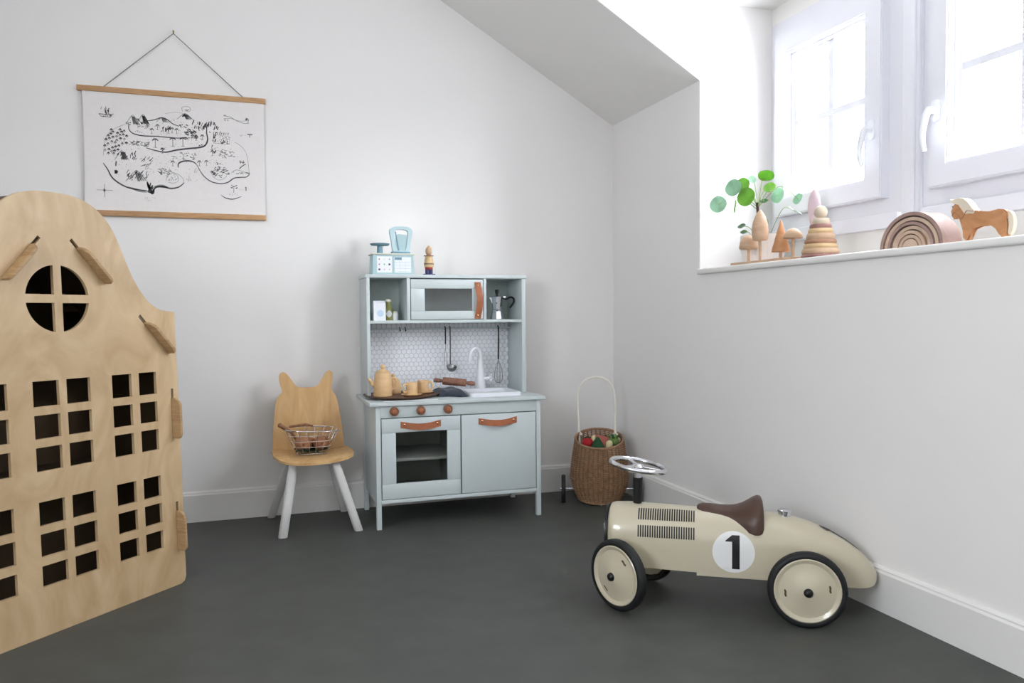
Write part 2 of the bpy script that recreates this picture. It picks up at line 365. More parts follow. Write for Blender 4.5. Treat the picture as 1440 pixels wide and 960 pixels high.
for dy in (0, -0.756):
  bm = new(); box(bm, XW-0.022, XW+0.06, -1.557+dy, -1.487+dy, 1.142, 2.03, 0.006, 2); box(bm, XW-0.032, XW-0.02, -1.547+dy, -1.513+dy, 1.142, 2.03, 0.005, 2)
  struct('trim_3' if dy == 0 else 'trim_5', bm, 'upvc', 40)
bm = new()
for dy in (0, -0.756): box(bm, XW-0.012, XW+0.06, -1.486+dy, -1.4705+dy, 1.1918, 2.03); box(bm, XW-0.012, XW+0.06, -1.5605+dy, -1.558+dy, 1.1918, 2.03)
box(bm, XW, XW+0.06, DY0-0.02, DY0, 1.142, 2.03); box(bm, XW, XW+0.06, DY1, DY1+0.019, 1.142, 2.03)
struct('trim_4', bm, 'upvc', 0)
# window added in the left wall behind the camera to brighten the room
ym = (WY0+WY1)/2
bm = plate([(WY0, WZ0), (WY1, WZ0), (WY1, WZ1), (WY0, WZ1)], [[(WY0+0.06, WZ0+0.06), (ym-0.03, WZ0+0.06), (ym-0.03, WZ1-0.06), (WY0+0.06, WZ1-0.06)], [(ym+0.03, WZ0+0.06), (WY1-0.06, WZ0+0.06), (WY1-0.06, WZ1-0.06), (ym+0.03, WZ1-0.06)]], 0.06, T(XL-0.05, 0, 0) @ YZ)
w3 = struct('added_left_window', bm, 'upvc')
for y0_, y1_ in ((WY0+0.06, ym-0.03), (ym+0.03, WY1-0.06)): obj('pane', box(new(), XL-0.052, XL-0.048, y0_, y1_, WZ0+0.06, WZ1-0.06), 'glassw', w3, 0)

# ------------------------------------------------------------------ play house
HD = Vector((0.69182, 0.72207, 0)); HO = Vector((-1.975, -0.847, 0)) - HD*0.321
house = thing('play_house', 'tall birch plywood play house with a bell gable and square window openings', 'playhouse', HO, math.atan2(HD.y, HD.x))
LEAN = -0.026
def hshear(bm):
    for v in bm.verts: v.co.x += LEAN*v.co.z
    return bm
half = [(0.0, 1.203), (0.05, 1.2005), (0.103, 1.186), (0.150, 1.153), (0.184, 1.106), (0.213, 1.040), (0.240, 0.980), (0.272, 0.931), (0.300, 0.902), (0.330, 0.886), (0.352, 0.881), (0.384, 0.878)]
side = [(x, z) for x, z in [(p.x, p.y) for p in spline(half, 4)]] + [(0.388, 0.874), (0.390, 0.5), (0.390, 0.022), (0.384, 0.007), (0.370, 0.0)]
outer = side + [(-x, z) for x, z in reversed(side)][:-1]
holes = []
def win(x0, x1, z0, z1): holes.append([(x0, z0), (x1, z0), (x1, z1), (x0, z1)])
rows_up = [(0.623, 0.692), (0.536, 0.600), (0.448, 0.513)]; rows_lo = [(0.301, 0.366), (0.216, 0.279), (0.134, 0.192)]
cols = [(-0.085, -0.011), (0.011, 0.083)]
colr = [(0.153, 0.219), (0.245, 0.308)]
for z0, z1 in rows_up + rows_lo:
    for x0, x1 in cols: win(x0, x1, z0, z1)
    for x0, x1 in colr: win(x0, x1, z0, z1); win(-x1, -x0, z0, z1)
zc, rc = 0.914, 0.092
for sx in (1, -1):
    for sz in (1, -1):
        g = 0.0115; a0 = math.asin(g/rc); L = [(sx*g, zc+sz*g)]
        for k in range(13):
            a = a0 + (PI/2-2*a0)*k/12; L.append((sx*rc*math.cos(a), zc+sz*rc*math.sin(a)))
        if sx*sz < 0: L.reverse()
        holes.append(L)
T_ = 0.011
slots = [((0.045, 1.079), (0.150, 0.961)), ((0.2565, 0.867), (0.362, 0.749)), ((0.366, 0.634), (0.366, 0.475)), ((0.366, 0.270), (0.366, 0.112))]
def mirror(s): return [(-s[0][0], s[0][1]), (-s[1][0], s[1][1])]
allslots = slots + [mirror(s) for s in slots]
for (a, b) in allslots:
    a, b = Vector(a), Vector(b); t = (b-a).normalized(); q = Vector((-t.y, t.x))*0.0052
    holes.append([tuple(a+q), tuple(b+q), tuple(b-q), tuple(a-q)])
bm = plate(outer, holes, T_, T(0, T_/2, 0) @ XZ)
obj('front_panel', hshear(bm), 'ply', house, 30)
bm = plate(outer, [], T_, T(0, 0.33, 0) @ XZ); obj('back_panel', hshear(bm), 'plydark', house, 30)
def board(a, b, name, tab_from):
    """board standing behind the front panel along the slot a-b, with a rounded tab poking out to the front"""
    a, b = Vector(a), Vector(b); L = (b-a).length; t = (b-a).normalized()
    ext0, ext1 = (0.015, 0.03)
    if abs(t.x) < 0.01:
        ext0, ext1 = (0.10, 0.10)
        if a.y < 0.3: ext0, ext1 = 0.09, 0.105
    q = Vector((-t.y, t.x))*0.0045
    p0, p1 = a - t*ext0, b + t*ext1
    bm = new(); prism(bm, [tuple(p0+q), tuple(p1+q), tuple(p1-q), tuple(p0-q)], T_+0.0005, 0.324, XZ)
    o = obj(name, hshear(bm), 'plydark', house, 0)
    s0 = 0.030
    # tab outline in (distance along slot, depth), front is negative y
    out = [(s0, 0.02), (s0, -0.012), (s0+0.004, -0.022), (s0+0.014, -0.033), (s0+0.020, -0.036), (L-0.014, -0.036), (L-0.004, -0.031), (L, -0.024), (L, 0.02)]
    bm = new(); rings = []
    for sg in (1, -1):
        rings.append([Vector((a.x + t.x*s + q.x*sg, y, a.y + t.y*s + q.y*sg)) for s, y in out])
    loft(bm, rings)
    bmesh.ops.bevel(bm, geom=list(bm.edges), offset=0.0012, segments=1, affect='EDGES')
    obj('locking_tab', hshear(bm), 'plyedge', o, 30)
for (a, b) in allslots: board(a, b, 'roof_board' if abs(a[0]-b[0]) > 0.01 else 'side_board', 0)
for z in (0.02, 0.40, 0.735):
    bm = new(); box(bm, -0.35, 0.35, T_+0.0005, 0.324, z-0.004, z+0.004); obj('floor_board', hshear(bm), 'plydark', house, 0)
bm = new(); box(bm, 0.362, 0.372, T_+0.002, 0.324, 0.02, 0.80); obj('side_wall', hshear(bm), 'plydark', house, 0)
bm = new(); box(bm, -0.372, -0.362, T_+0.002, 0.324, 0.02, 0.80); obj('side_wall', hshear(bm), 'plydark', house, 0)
sk_in = [(p.x, p.y) for p in spline(half, 3)]
sk_in = [(-x*0.985, z-0.006) for x, z in reversed(sk_in)] + [(x*0.985, z-0.006) for x, z in sk_in][1:]
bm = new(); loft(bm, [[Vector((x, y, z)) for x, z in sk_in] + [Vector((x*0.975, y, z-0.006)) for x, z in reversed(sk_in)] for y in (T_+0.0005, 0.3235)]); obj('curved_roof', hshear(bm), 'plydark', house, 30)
for sg in (1, -1):      # eaves board ends showing past the side edge
    bm = new(); prism(bm, [(sg*0.362, 0.755), (sg*0.405, 0.722), (sg*0.405, 0.712), (sg*0.362, 0.745)], 0.03, 0.30, XZ); obj('eaves_board', hshear(bm), 'plyedge', house, 0)

# ------------------------------------------------------------------ poster
poster = thing('poster', 'unframed pen-drawn island map hanging from two oak bars above the play house', 'poster', (-1.992, -0.012, 1.276))
PY = -0.014
bm = new()
n = 20
for k in range(n+1):
    t = k/n; z = 1.285 + (1.770-1.285)*t
    x0 = -2.330 + 0.004*math.sin(3*t); x1 = -1.642; y = PY - 0.0
    for x in (x0, x1): bm.verts.new((x, y, z))
bm.verts.ensure_lookup_table()
for k in range(n): bm.faces.new((bm.verts[2*k], bm.verts[2*k+1], bm.verts[2*k+3], bm.verts[2*k+2]))
r = bmesh.ops.extrude_face_region(bm, geom=list(bm.faces)); bmesh.ops.translate(bm, verts=[v for v in r['geom'] if isinstance(v, bmesh.types.BMVert)], vec=(0, 0.0006, 0))
paper = obj('map_sheet', bm, 'paper', poster, 0, world=True)
bm = new(); box(bm, -2.348, -1.635, -0.022, -0.004, 1.762, 1.783, 0.0015); obj('top_bar', bm, 'oakbar', poster, 40, True)
bm = new(); box(bm, -2.344, -1.641, -0.022, -0.004, 1.270, 1.292, 0.0015); obj('bottom_bar', bm, 'oakbar', poster, 40, True)
bm = new(); tube(bm, [(-2.254, -0.010, 1.783), (-1.990, -0.010, 2.022), (-1.724, -0.010, 1.783)], 0.0018, 6); obj('cord', bm, 'cord', poster, 40, True)
nail = obj('nail', tube(new(), [(-1.990, 0.0, 2.026), (-1.990, -0.014, 2.032)], [0.0022, 0.003], 8), 'brass', None); tag(nail, 'small brass nail in the wall holding the map cord', 'nail')
# drawing: strokes given in sheet units (0..1355 right, 0..960 down)
_A = dict(lu=(-2.3160, 1.7860), ru=(-1.6665, 1.7960), ld=(-2.3160, 1.3120), rd=(-1.6690, 1.3130))
def mp(x, y):
    u, v = x/1355, y/960
    X = (1-v)*((1-u)*_A['lu'][0] + u*_A['ru'][0]) + v*((1-u)*_A['ld'][0] + u*_A['rd'][0])
    Z = (1-v)*((1-u)*_A['lu'][1] + u*_A['ru'][1]) + v*((1-u)*_A['ld'][1] + u*_A['rd'][1])
    return X, Z
dk, lt = new(), new()
IY = PY - 0.0005
def st(pts, w=4, b=None, smooth=True):
    b = b or dk; P = [mp(*p) for p in pts]
    if smooth and len(P) > 2: P = [(q.x, q.y) for q in spline([Vector(p) for p in P], 5)]
    if isinstance(w, tuple):
        W = [(w[0] + (w[1]-w[0])*math.sin(PI*i/(len(P)-1)))*0.00048 for i in range(len(P))]
    else: W = w*0.00048
    ribbon(b, P, W, IY)
R_ = random.Random(3)
# coastlines and rivers
st([(118, 620), (150, 670), (180, 730), (230, 775), (300, 810), (380, 825), (450, 830)], (6, 12)); st([(300, 805), (380, 830), (450, 842)], (4, 22), lt)
st([(450, 835), (480, 845), (520, 800), (580, 795), (640, 805), (700, 790), (742, 755)], (6, 14)); st([(450, 760), (465, 800), (490, 850), (505, 810)], (6, 26)); st([(500, 800), (560, 785), (620, 800)], (4, 20), lt)
st([(742, 755), (735, 720), (700, 690), (650, 672), (600, 670)], 3, lt)
st([(697, 632), (700, 600), (730, 580), (780, 572), (820, 580), (845, 600)], (6, 13)); st([(845, 600), (870, 645), (900, 690), (960, 735), (1040, 750), (1100, 735), (1150, 700), (1210, 690), (1255, 685), (1278, 655), (1240, 650)], (5, 9))
st([(1195, 620), (1215, 600), (1248, 578)], 7); st([(1278, 655), (1268, 560), (1250, 480), (1210, 430), (1160, 400)], 2.5, lt)
st([(318, 300), (320, 340), (350, 370), (420, 385), (540, 385), (690, 390), (760, 382)], (6, 9)); st([(460, 262), (520, 250), (575, 230), (620, 245), (660, 275), (710, 292)], (5, 9))
st([(935, 265), (930, 330), (938, 390), (915, 440), (860, 460), (760, 475), (680, 490), (600, 510), (520, 500), (450, 482)], (6, 14)); st([(120, 560), (140, 420), (200, 345), (290, 300)], 2.5, lt)
st([(600, 195), (680, 180), (740, 185)], 2, lt); st([(1040, 845), (1080, 868), (1140, 875), (1210, 850)], (3, 9))
# volcano, mountains and tents
def hatch(cx, cy, w, h, nn, b=None, ww=5, ang=1.1):
    for i in range(nn):
        x = cx + (R_.random()-0.5)*w; y = cy + (R_.random()-0.5)*h; l = h*0.35*(0.5+R_.random()); a = ang + (R_.random()-0.5)*0.8
        st([(x, y), (x+l*math.cos(a), y-l*math.sin(a))], ww*(0.6+0.6*R_.random()), b, False)
def peak(cx, cy, w, h, nn=8):
    st([(cx-w/2, cy), (cx-w*0.1, cy-h), (cx+w*0.1, cy-h), (cx+w/2, cy)], 4, lt)
    for i in range(nn):
        t = i/nn; st([(cx-w*0.08+w*0.25*t, cy-h*(1-0.1*t)), (cx+w*(0.05+0.4*t), cy-h*0.15*R_.random())], 5*(1-t*0.5), None if i % 2 else lt, False)
peak(350, 300, 110, 70, 9); peak(430, 295, 100, 75, 12); hatch(420, 270, 90, 50, 22, None, 6, -0.9); hatch(315, 295, 40, 25, 9, None, 8)
peak(760, 235, 130, 45, 12); hatch(765, 205, 55, 25, 16, None, 8); st([(740, 170), (735, 140), (760, 128), (790, 130), (805, 150), (785, 168), (755, 160)], 3, lt); st([(765, 150), (775, 160), (790, 150)], 5)
peak(580, 270, 100, 38, 6); peak(260, 590, 110, 70, 12); hatch(255, 565, 70, 50, 14, None, 6); hatch(340, 560, 50, 60, 12, None, 6); hatch(345, 725, 130, 75, 26, None, 5, 0.9); hatch(430, 720, 60, 60, 10, None, 4); hatch(375, 690, 30, 30, 5)
peak(370, 760, 170, 80, 8); hatch(440, 620, 80, 90, 14, None, 4, 0.7); hatch(580, 665, 100, 50, 22, None, 5, -0.5); hatch(640, 720, 70, 50, 10, lt, 4); hatch(470, 815, 40, 60, 14, None, 9, 1.4)
st([(600, 740), (610, 700), (650, 680), (690, 700), (695, 740), (660, 760), (615, 755)], 3, lt); hatch(640, 730, 60, 25, 5)
# forest left, scattered trees and palms
FT = []
while len(FT) < 34:
    x = 130 + R_.random()*172; y = 348 + R_.random()*198
    if x < 165 and y < 400 or y > 640 - x*0.55 and x > 215 or any(abs(x-a)+abs(y-b)*0.9 < 26 for a, b in FT): continue
    FT.append((x, y))
for x, y in FT:
    st([(x+1, y+11), (x+2, y-2)], 3, None, False); m_ = None if R_.random() < .8 else lt
    st([(x-9, y+1), (x-3, y-6), (x+5, y-5), (x+12, y)], R_.choice([5, 7, 9]), m_); st([(x-4, y-9), (x+3, y-12), (x+8, y-8)], 5, m_)
def palm(x, y, h=40, s=18, w=3.5):
    st([(x, y), (x, y-h)], w, None, False); st([(x-s, y-h+7), (x-s*0.4, y-h-3), (x+s*0.4, y-h-3), (x+s, y-h+6)], w*2); st([(x-s*0.7, y-h-6), (x, y-h-10), (x+s*0.7, y-h-7)], w)
    st([(x-s*0.6, y), (x+s*0.6, y)], w, lt, False)
for x, y in ((520, 475), (658, 460), (738, 455)): palm(x, y, 62, 24, 4)
for x, y in ((495, 365), (540, 330), (655, 350), (690, 355), (628, 355), (575, 520), (925, 605), (868, 610), (655, 620), (975, 520), (845, 400), (895, 395)): palm(x, y, 34, 15, 3)
hatch(610, 330, 60, 50, 16, None, 7, 1.4); hatch(600, 345, 70, 20, 8, None, 5); hatch(395, 350, 60, 15, 6, None, 5, -0.4)
hatch(430, 315, 90, 22, 24, lt, 5, 0.1); hatch(390, 450, 170, 36, 44, lt, 6, 0.05); hatch(390, 450, 150, 30, 12, None, 3, 0.0)
hatch(575, 495, 30, 25, 10, None, 6); hatch(890, 445, 50, 14, 10, None, 8); hatch(790, 345, 90, 75, 32, None, 6, -0.6); hatch(745, 290, 70, 30, 14, None, 6, 0.4); hatch(830, 385, 120, 40, 16, None, 4)
for i in range(34):
    x = 810 + R_.random()*215; y = 245 + R_.random()*60; st([(x-5, y+12), (x+2, y-12)], R_.choice([4, 6, 8]), None, False)
hatch(890, 310, 50, 18, 8, lt, 6, 0.2)
# fort, maze, crater, ship, plane, compass, banners
st([(985, 415), (1115, 425), (1112, 355), (985, 345), (985, 415)], 3, lt, False)
for i in range(26): x = 985 + R_.random()*128; y = 350 + R_.random()*66; st([(x, y), (x+10, y+1)], 4, None if R_.random() < .6 else lt, False)
for i in range(8): st([(985+i*17, 345), (988+i*17, 325)], 5, None if i % 2 else lt, False)
hatch(1062, 405, 34, 30, 14, None, 6, 1.5); hatch(990, 380, 26, 60, 10, None, 6, 1.5); hatch(1000, 330, 120, 20, 10)
for i in range(60): x = 1020 + R_.random()*125; y = 465 + R_.random()*70; st([(x, y), (x+R_.choice([12, 0]), y+R_.choice([0, 10]))], 4, None if R_.random() < .5 else lt, False)
hatch(980, 480, 40, 60, 12, None, 5); hatch(1170, 520, 50, 12, 5, lt)
for i in range(70):
    a = R_.random()*2*PI; rr = math.sqrt(R_.random()); x = 1030+75*rr*math.cos(a); y = 655+45*rr*math.sin(a); st([(x, y), (x+12, y-10*R_.random())], 5, None if R_.random() < .7 else lt, False)
st([(955, 650), (985, 700), (1030, 720), (1075, 700), (1105, 650)], 3, lt); hatch(1025, 585, 60, 18, 14, None, 5, 0.2); hatch(1210, 565, 40, 22, 12, None, 7, 0.3)
for i in range(40): x = 710 + R_.random()*125; y = 505 + R_.random()*60; st([(x, y), (x+10, y-4+8*R_.random())], 4.5, None if R_.random() < .6 else lt, False)
hatch(665, 555, 40, 24, 8); hatch(1180, 655, 90, 24, 14, None, 4, 0.0); st([(1130, 655), (1170, 630), (1230, 645), (1272, 660)], 3)
hatch(780, 735, 44, 20, 6, lt, 3, 0); st([(775, 740), (780, 690), (795, 735)], 3, lt, False); st([(825, 665), (835, 630), (845, 662), (825, 665)], 3, lt, False)
st([(95, 225), (110, 245), (180, 248), (205, 222), (160, 230), (95, 225)], 5, None, False); hatch(150, 235, 90, 14, 16, None, 6, 0.05); st([(148, 228), (147, 165)], 4, None, False); hatch(140, 205, 60, 40, 16, None, 5, 1.2)
st([(1070, 185), (1130, 195), (1180, 222), (1240, 240), (1282, 235)], 3); st([(1072, 210), (1130, 205), (1200, 222), (1275, 215)], 3, lt); hatch(1092, 222, 36, 16, 8, None, 5, 0.1); hatch(1262, 205, 30, 20, 10, None, 6, 0.3); hatch(1080, 182, 24, 8, 5, None, 5, 0.1); st([(1270, 235), (1280, 205)], 3, None, False)
hatch(1215, 342, 60, 12, 8, lt, 4, 0.1); st([(1265, 330), (1308, 330)], 8, None, False); st([(1286, 330), (1286, 355)], 5, None, False)
st([(62, 838), (185, 838)], 2.5, None, False); st([(122, 790), (122, 895)], 2.5, None, False); st([(110, 838), (134, 838)], 7, None, False); st([(122, 825), (122, 852)], 7, None, False)
st([(212, 640), (216, 600)], 9, None, False); st([(212, 702), (212, 672)], 20, None, False); st([(205, 690), (228, 685)], 12, None, False)
hatch(1145, 772, 50, 28, 16, None, 5, 0.1); st([(1145, 820), (1148, 785)], 4, None, False); hatch(1140, 835, 70, 16, 10, lt, 4, 0); hatch(1210, 795, 40, 8, 5, lt, 3, 0); st([(1248, 802), (1248, 772)], 7, None, False); st([(1240, 775), (1250, 770)], 4, None, False)
for i in range(14): x = 420 + R_.random()*90; y = 880 + R_.random()*40; st([(x, y), (x+4, y)], 3, lt, False)
for i in range(300):
    a = R_.random()*2*PI; rr = math.sqrt(R_.random()); x = 640+520*rr*math.cos(a); y = 500+270*rr*math.sin(a); st([(x, y), (x+8*R_.random(), y-6*R_.random())], 3, lt, False)
d1 = obj('dark_linework', dk, 'ink', paper, 0, True); d2 = obj('pale_linework', lt, 'inkl', paper, 0, True); d1['kind'] = 'stuff'; d2['kind'] = 'stuff'

# ------------------------------------------------------------------ chair
chair = thing('childs_chair', 'low child chair with cat-eared veneered backrest and splayed white legs', 'chair', (-1.485, -0.24, 0))
ears = spc([(-1.634, 0.31), (-1.630, 0.40), (-1.619, 0.50), (-1.606, 0.530), (-1.593, 0.546), (-1.601, 0.578), (-1.6045, 0.606), (-1.599, 0.623), (-1.586, 0.628), (-1.571, 0.618), (-1.555, 0.597), (-1.541, 0.575), (-1.524, 0.562), (-1.490, 0.560), (-1.458, 0.563), (-1.440, 0.577), (-1.425, 0.602), (-1.410, 0.624), (-1.397, 0.630), (-1.387, 0.621), (-1.3845, 0.598), (-1.389, 0.570), (-1.390, 0.548), (-1.378, 0.530), (-1.366, 0.495), (-1.352, 0.40), (-1.343, 0.31), (-1.36, 0.290), (-1.49, 0.285), (-1.615, 0.290)], 4)
bm = plate(ears, [], 0.011, None)
bmesh.ops.triangulate(bm, faces=bm.faces)
bmesh.ops.subdivide_edges(bm, edges=bm.edges, cuts=2, use_grid_fill=True)
def back_y(x, z):
    return -0.128 - 0.10*(0.5-z)*0.45 - 0.25*(x+1.488)**2*3
for v in bm.verts: v.co = Vector((v.co.x, back_y(v.co.x, v.co.y) + v.co.z, v.co.y))
obj('backrest', bm, 'chairply', chair, 50, True)
seat_o = spc([(-1.634, -0.150), (-1.638, -0.24), (-1.634, -0.33), (-1.612, -0.385), (-1.565, -0.408), (-1.49, -0.412), (-1.40, -0.402), (-1.345, -0.380), (-1.325, -0.335), (-1.325, -0.25), (-1.340, -0.150), (-1.40, -0.135), (-1.49, -0.133), (-1.58, -0.137)], 4)
bm = plate(seat_o, [], 0.010, None); bmesh.ops.triangulate(bm, faces=bm.faces); bmesh.ops.subdivide_edges(bm, edges=bm.edges, cuts=2, use_grid_fill=True)
for v in bm.verts:
    v.co.z += 0.296 + 0.35*(v.co.x+1.482)**2 - (0.010*max(0, (-0.34-v.co.y)/0.07)**2 if v.co.y < -0.34 else 0)
obj('seat', bm, 'chairply', chair, 50, True)
def cleg(top, knee, bot, w=0.036, d=0.026):
    bm = new(); rings = []
    pts = [Vector(top), Vector(knee)] + [Vector(knee).lerp(Vector(bot), t) for t in (0.15, 0.5, 1)]
    for i, p in enumerate(pts):
        ww, dd = (w*0.9, d) if i < 2 else (w*(1.05-0.1*i/4), d)
        c = 0.3
        sh = [(-ww/2, -dd/2+dd*c), (-ww/2+ww*0.18, -dd/2), (ww/2-ww*c, -dd/2), (ww/2, -dd/2+dd*c), (ww/2, dd/2), (-ww/2, dd/2)]
        rings.append([p + Vector((a, b, 0)) for a, b in sh])
    loft(bm, rings); bmesh.ops.bevel(bm, geom=list(bm.edges), offset=0.0015, segments=1, affect='EDGES')
    return obj('leg', bm, 'legwhite', chair, 50, True)
cleg((-1.560, -0.345, 0.288), (-1.566, -0.352, 0.262), (-1.609, -0.383, 0))
cleg((-1.408, -0.345, 0.288), (-1.398, -0.352, 0.264), (-1.316, -0.380, 0))
cleg((-1.565, -0.175, 0.288), (-1.572, -0.165, 0.250), (-1.642, -0.045, 0), 0.034)
cleg((-1.405, -0.175, 0.288), (-1.400, -0.165, 0.250), (-1.336, -0.045, 0), 0.030)
bm = new(); box(bm, -1.575, -1.395, -0.355, -0.335, 0.268, 0.286, 0.003); obj('seat_rail', bm, 'legwhite', chair, 40, True)
bm = new(); box(bm, -1.575, -1.395, -0.185, -0.165, 0.268, 0.288, 0.003); obj('seat_rail', bm, 'legwhite', chair, 40, True)

# wire basket on the chair with its contents
SZ = 0.3055
BX, BY = -1.487, -0.268
wb = thing('wire_basket', 'small open wire basket standing on the seat of the cat-eared chair', 'basket', (BX, BY, SZ))
bm = new()
def wr(t, a): # bowl surface
    rx = 0.066 + 0.046*t; ry = 0.055 + 0.034*t; sq = 1.0 + 0.06*math.cos(4*a)*-1
    return Vector((rx*sq*math.cos(a) + 0.003*t, ry*sq*math.sin(a), 0.004 + 0.094*t + (0.006*math.cos(a)*-1 if t > 0.9 else 0)))
for t in (0.0, 0.30, 0.55, 0.80):
    tube(bm, [wr(t, 2*PI*k/36) for k in range(36)], 0.0013, 5, closed=True)
for k in range(18):
    a = 2*PI*k/18; tube(bm, [wr(t, a) for t in (0, .33, .66, 1)], 0.0011, 5)
for k in range(-4, 5):
    x = k*0.013; h = 0.052*math.sqrt(max(0, 1-(x/0.064)**2)); tube(bm, [(x, -h, 0.004), (x, h, 0.004)], 0.0011, 5)
w = obj('wire_grid', bm, 'chrome', wb, 60); w['kind'] = 'stuff'
bm = new(); tube(bm, [wr(1.0, 2*PI*k/36) for k in range(36)], 0.0024, 7, closed=True); obj('rim', bm, 'chrome', wb, 60)
def blob(bm, c, r, sx=1, sy=1, sz=1, seg=18, wob=0.0, seed=1):
    rr = random.Random(seed); ph = rr.random()*6
    mx = Matrix.Translation(c) @ Matrix.Diagonal((r*sx, r*sy, r*sz, 1))
    g = bmesh.ops.create_uvsphere(bm, u_segments=seg, v_segments=max(8, seg*2//3), radius=1)
    for v in g['verts']:
        if wob:
            k = 1 + wob*math.sin(5*v.co.x+ph)*math.cos(4*v.co.y+ph)*math.sin(3*v.co.z+ph*2); v.co *= k
        v.co = mx @ v.co
    return bm
for i, (x, y, z, r, lab) in enumerate([(-0.034, -0.014, 0.040, 0.0345, 'brown wooden ball at the left in the wire basket'), (0.038, -0.010, 0.040, 0.0330, 'reddish brown wooden ball at the right in the wire basket'), (0.002, 0.037, 0.034, 0.022, 'smaller wooden ball half hidden behind the two big ones in the wire basket')]):
    th = thing('wooden_ball', lab, 'ball', (BX+x, BY+y, SZ+z-r+0.002), group='wooden balls in the wire basket')
    obj('ball', blob(new(), (0, 0, r), r, 1, 1, 0.97, 20, 0.04, i+2), 'veg', th, 80)
    if i < 2: obj('bud', lathe(new(), [(0, 0), (0.004, 0.0005), (0.005, 0.002), (0, 0.003)], 10, T(0, -r+0.002, r) @ RX(PI/2)), 'spoon', th, 60)
bm = new(); tube(bm, [(-0.055, 0.015, 0.05), (-0.075, 0.012, 0.085), (-0.118, 0.004, 0.116)], [0.006, 0.006, 0.009], 10)
t_ = thing('wooden_pestle', 'brown wooden pestle leaning out over the left rim of the wire basket', 'pestle', (BX, BY, SZ)); obj('shaft', bm, 'spoon', t_, 60); obj('knob', blob(new(), (-0.121, 0.003, 0.118), 0.0095), 'spoon', t_, 80)
bm = new(); tube(bm, [(-0.085, 0.03, 0.107), (-0.02, 0.035, 0.112), (0.01, 0.03, 0.106)], [0.005, 0.0055, 0.004], 8)
t_ = obj('wooden_spoon', place(bm, T(BX, BY, SZ)), 'spoon', None, 60); tag(t_, 'brown wooden spoon lying across the back of the wire basket', 'spoon')
bm = new(); rr = random.Random(5)
prev = None
g = bmesh.ops.create_grid(bm, x_segments=16, y_segments=12, size=0.5)
for v in bm.verts:
    x, y = v.co.x, v.co.y; v.co = Vector((BX + x*0.128, BY + y*0.092, SZ + 0.0085 + 0.003*math.sin(14*x)*math.cos(11*y) + 0.018*max(0, abs(2*x)**3, abs(2*y)**3)*(0.6+0.4*math.sin(9*x+5*y))))
bmesh.ops.solidify(bm, geom=list(bm.faces), thickness=0.0015)
t_ = obj('green_cloth', bm, 'leafveg', None, 60); tag(t_, 'dark green crumpled cloth lining the bottom of the wire basket', 'cloth')

# ------------------------------------------------------------------ play kitchen
kit = thing('play_kitchen', 'pale mint wooden play kitchen with an upper hutch and tan leather handles', 'play kitchen', (-0.895, -0.23, 0))
def kp(name, *b, m='mint', bev=0.0012, parent=None):
    bm = new()
    for q in b: box(bm, *q, bev)
    return obj(name, bm, m, parent or kit, 40, True)
KF, KB = -0.4065, -0.045
for x0 in (-1.2465, -0.5625):
    kp('leg', (x0, x0+0.0195, KF, KF+0.020, 0, 0.498)); kp('leg', (x0, x0+0.0195, KB-0.014, KB+0.006, 0, 0.498))
kp('side_panel', (-1.244, -1.230, KF+0.0202, KB-0.0142, 0.120, 0.498)); kp('side_panel', (-0.560, -0.546, KF+0.0202, KB-0.0142, 0.120, 0.498))
kp('side_rail', (-1.243, -1.231, KF+0.0202, KB-0.0142, 0.098, 0.1195)); kp('side_rail', (-0.559, -0.547, KF+0.0202, KB-0.0142, 0.098, 0.1195))
kp('apron', (-1.2268, -0.5628, KF+0.001, KF+0.015, 0.450, 0.498))
kp('bottom_board', (-1.2268, -0.5628, KF+0.001, KB-0.0145, 0.1035, 0.1190))
kp('divider', (-0.902, -0.890, KF+0.017, KB-0.0145, 0.1192, 0.498), m='mintd')
kp('back_board', (-1.229, -0.561, KB-0.014, KB-0.008, 0.1192, 0.498), m='mintd')
kp('counter', (-1.272, -0.526, -0.421, -0.020, 0.4985, 0.5130), bev=0.002)
# oven door: rails, stiles, pane, strap
od = kp('oven_door', (-1.2235, -1.1665, KF-0.001, KF+0.0145, 0.1830, 0.3890)); 
kp('stile', (-0.9540, -0.8985, KF-0.001, KF+0.0145, 0.1830, 0.3890), parent=od)
kp('rail', (-1.2235, -0.8985, KF-0.001, KF+0.0145, 0.3895, 0.4465), parent=od)
kp('rail', (-1.2235, -0.8985, KF-0.001, KF+0.0145, 0.1215, 0.1825), parent=od)
obj('pane', box(new(), -1.170, -0.950, KF+0.008, KF+0.010, 0.178, 0.394), 'glasso', od, 0, True)
kp('oven_shelf', (-1.228, -0.903, KF+0.03, KB-0.016, 0.266, 0.277), m='mint')
rd = kp('cupboard_door', (-0.8925, -0.5665, KF-0.001, KF+0.0145, 0.1215, 0.4465))
def strap(a, b, z, y, parent, h=0.026, vertical=False, bulge=0.017):
    """leather strap with two rivets bowing out from the door face"""
    bm = new(); N = 20; rings = []
    for i in range(N+1):
        t = i/N; out = bulge*math.sin(PI*min(1, max(0, (t-0.10)/0.80)))**0.8 + 0.0015
        sag = -0.009*math.sin(PI*t)
        if vertical: c = Vector((z + 0.006*math.sin(PI*t), y-out, a+(b-a)*t)); e = Vector((h/2, 0, 0))
        else: c = Vector((a+(b-a)*t, y-out, z+sag)); e = Vector((0, 0, h/2))
        d = Vector((0, 0.0011, 0)); rings.append([c-e-d, c+e-d, c+e+d, c-e+d])
    loft(bm, rings); o = obj('strap_handle', bm, 'leather', parent, 60, True)
    for t in (0.09, 0.91):
        p = a+(b-a)*t
        mx = T(z, y-0.003, p) if vertical else T(p, y-0.003, z)
        obj('rivet', lathe(new(), [(0, 0.0032), (0.004, 0.0026), (0.0058, 0), (0.0058, -0.002)], 12, mx @ RX(PI/2)), 'rivet', o, 60, True)
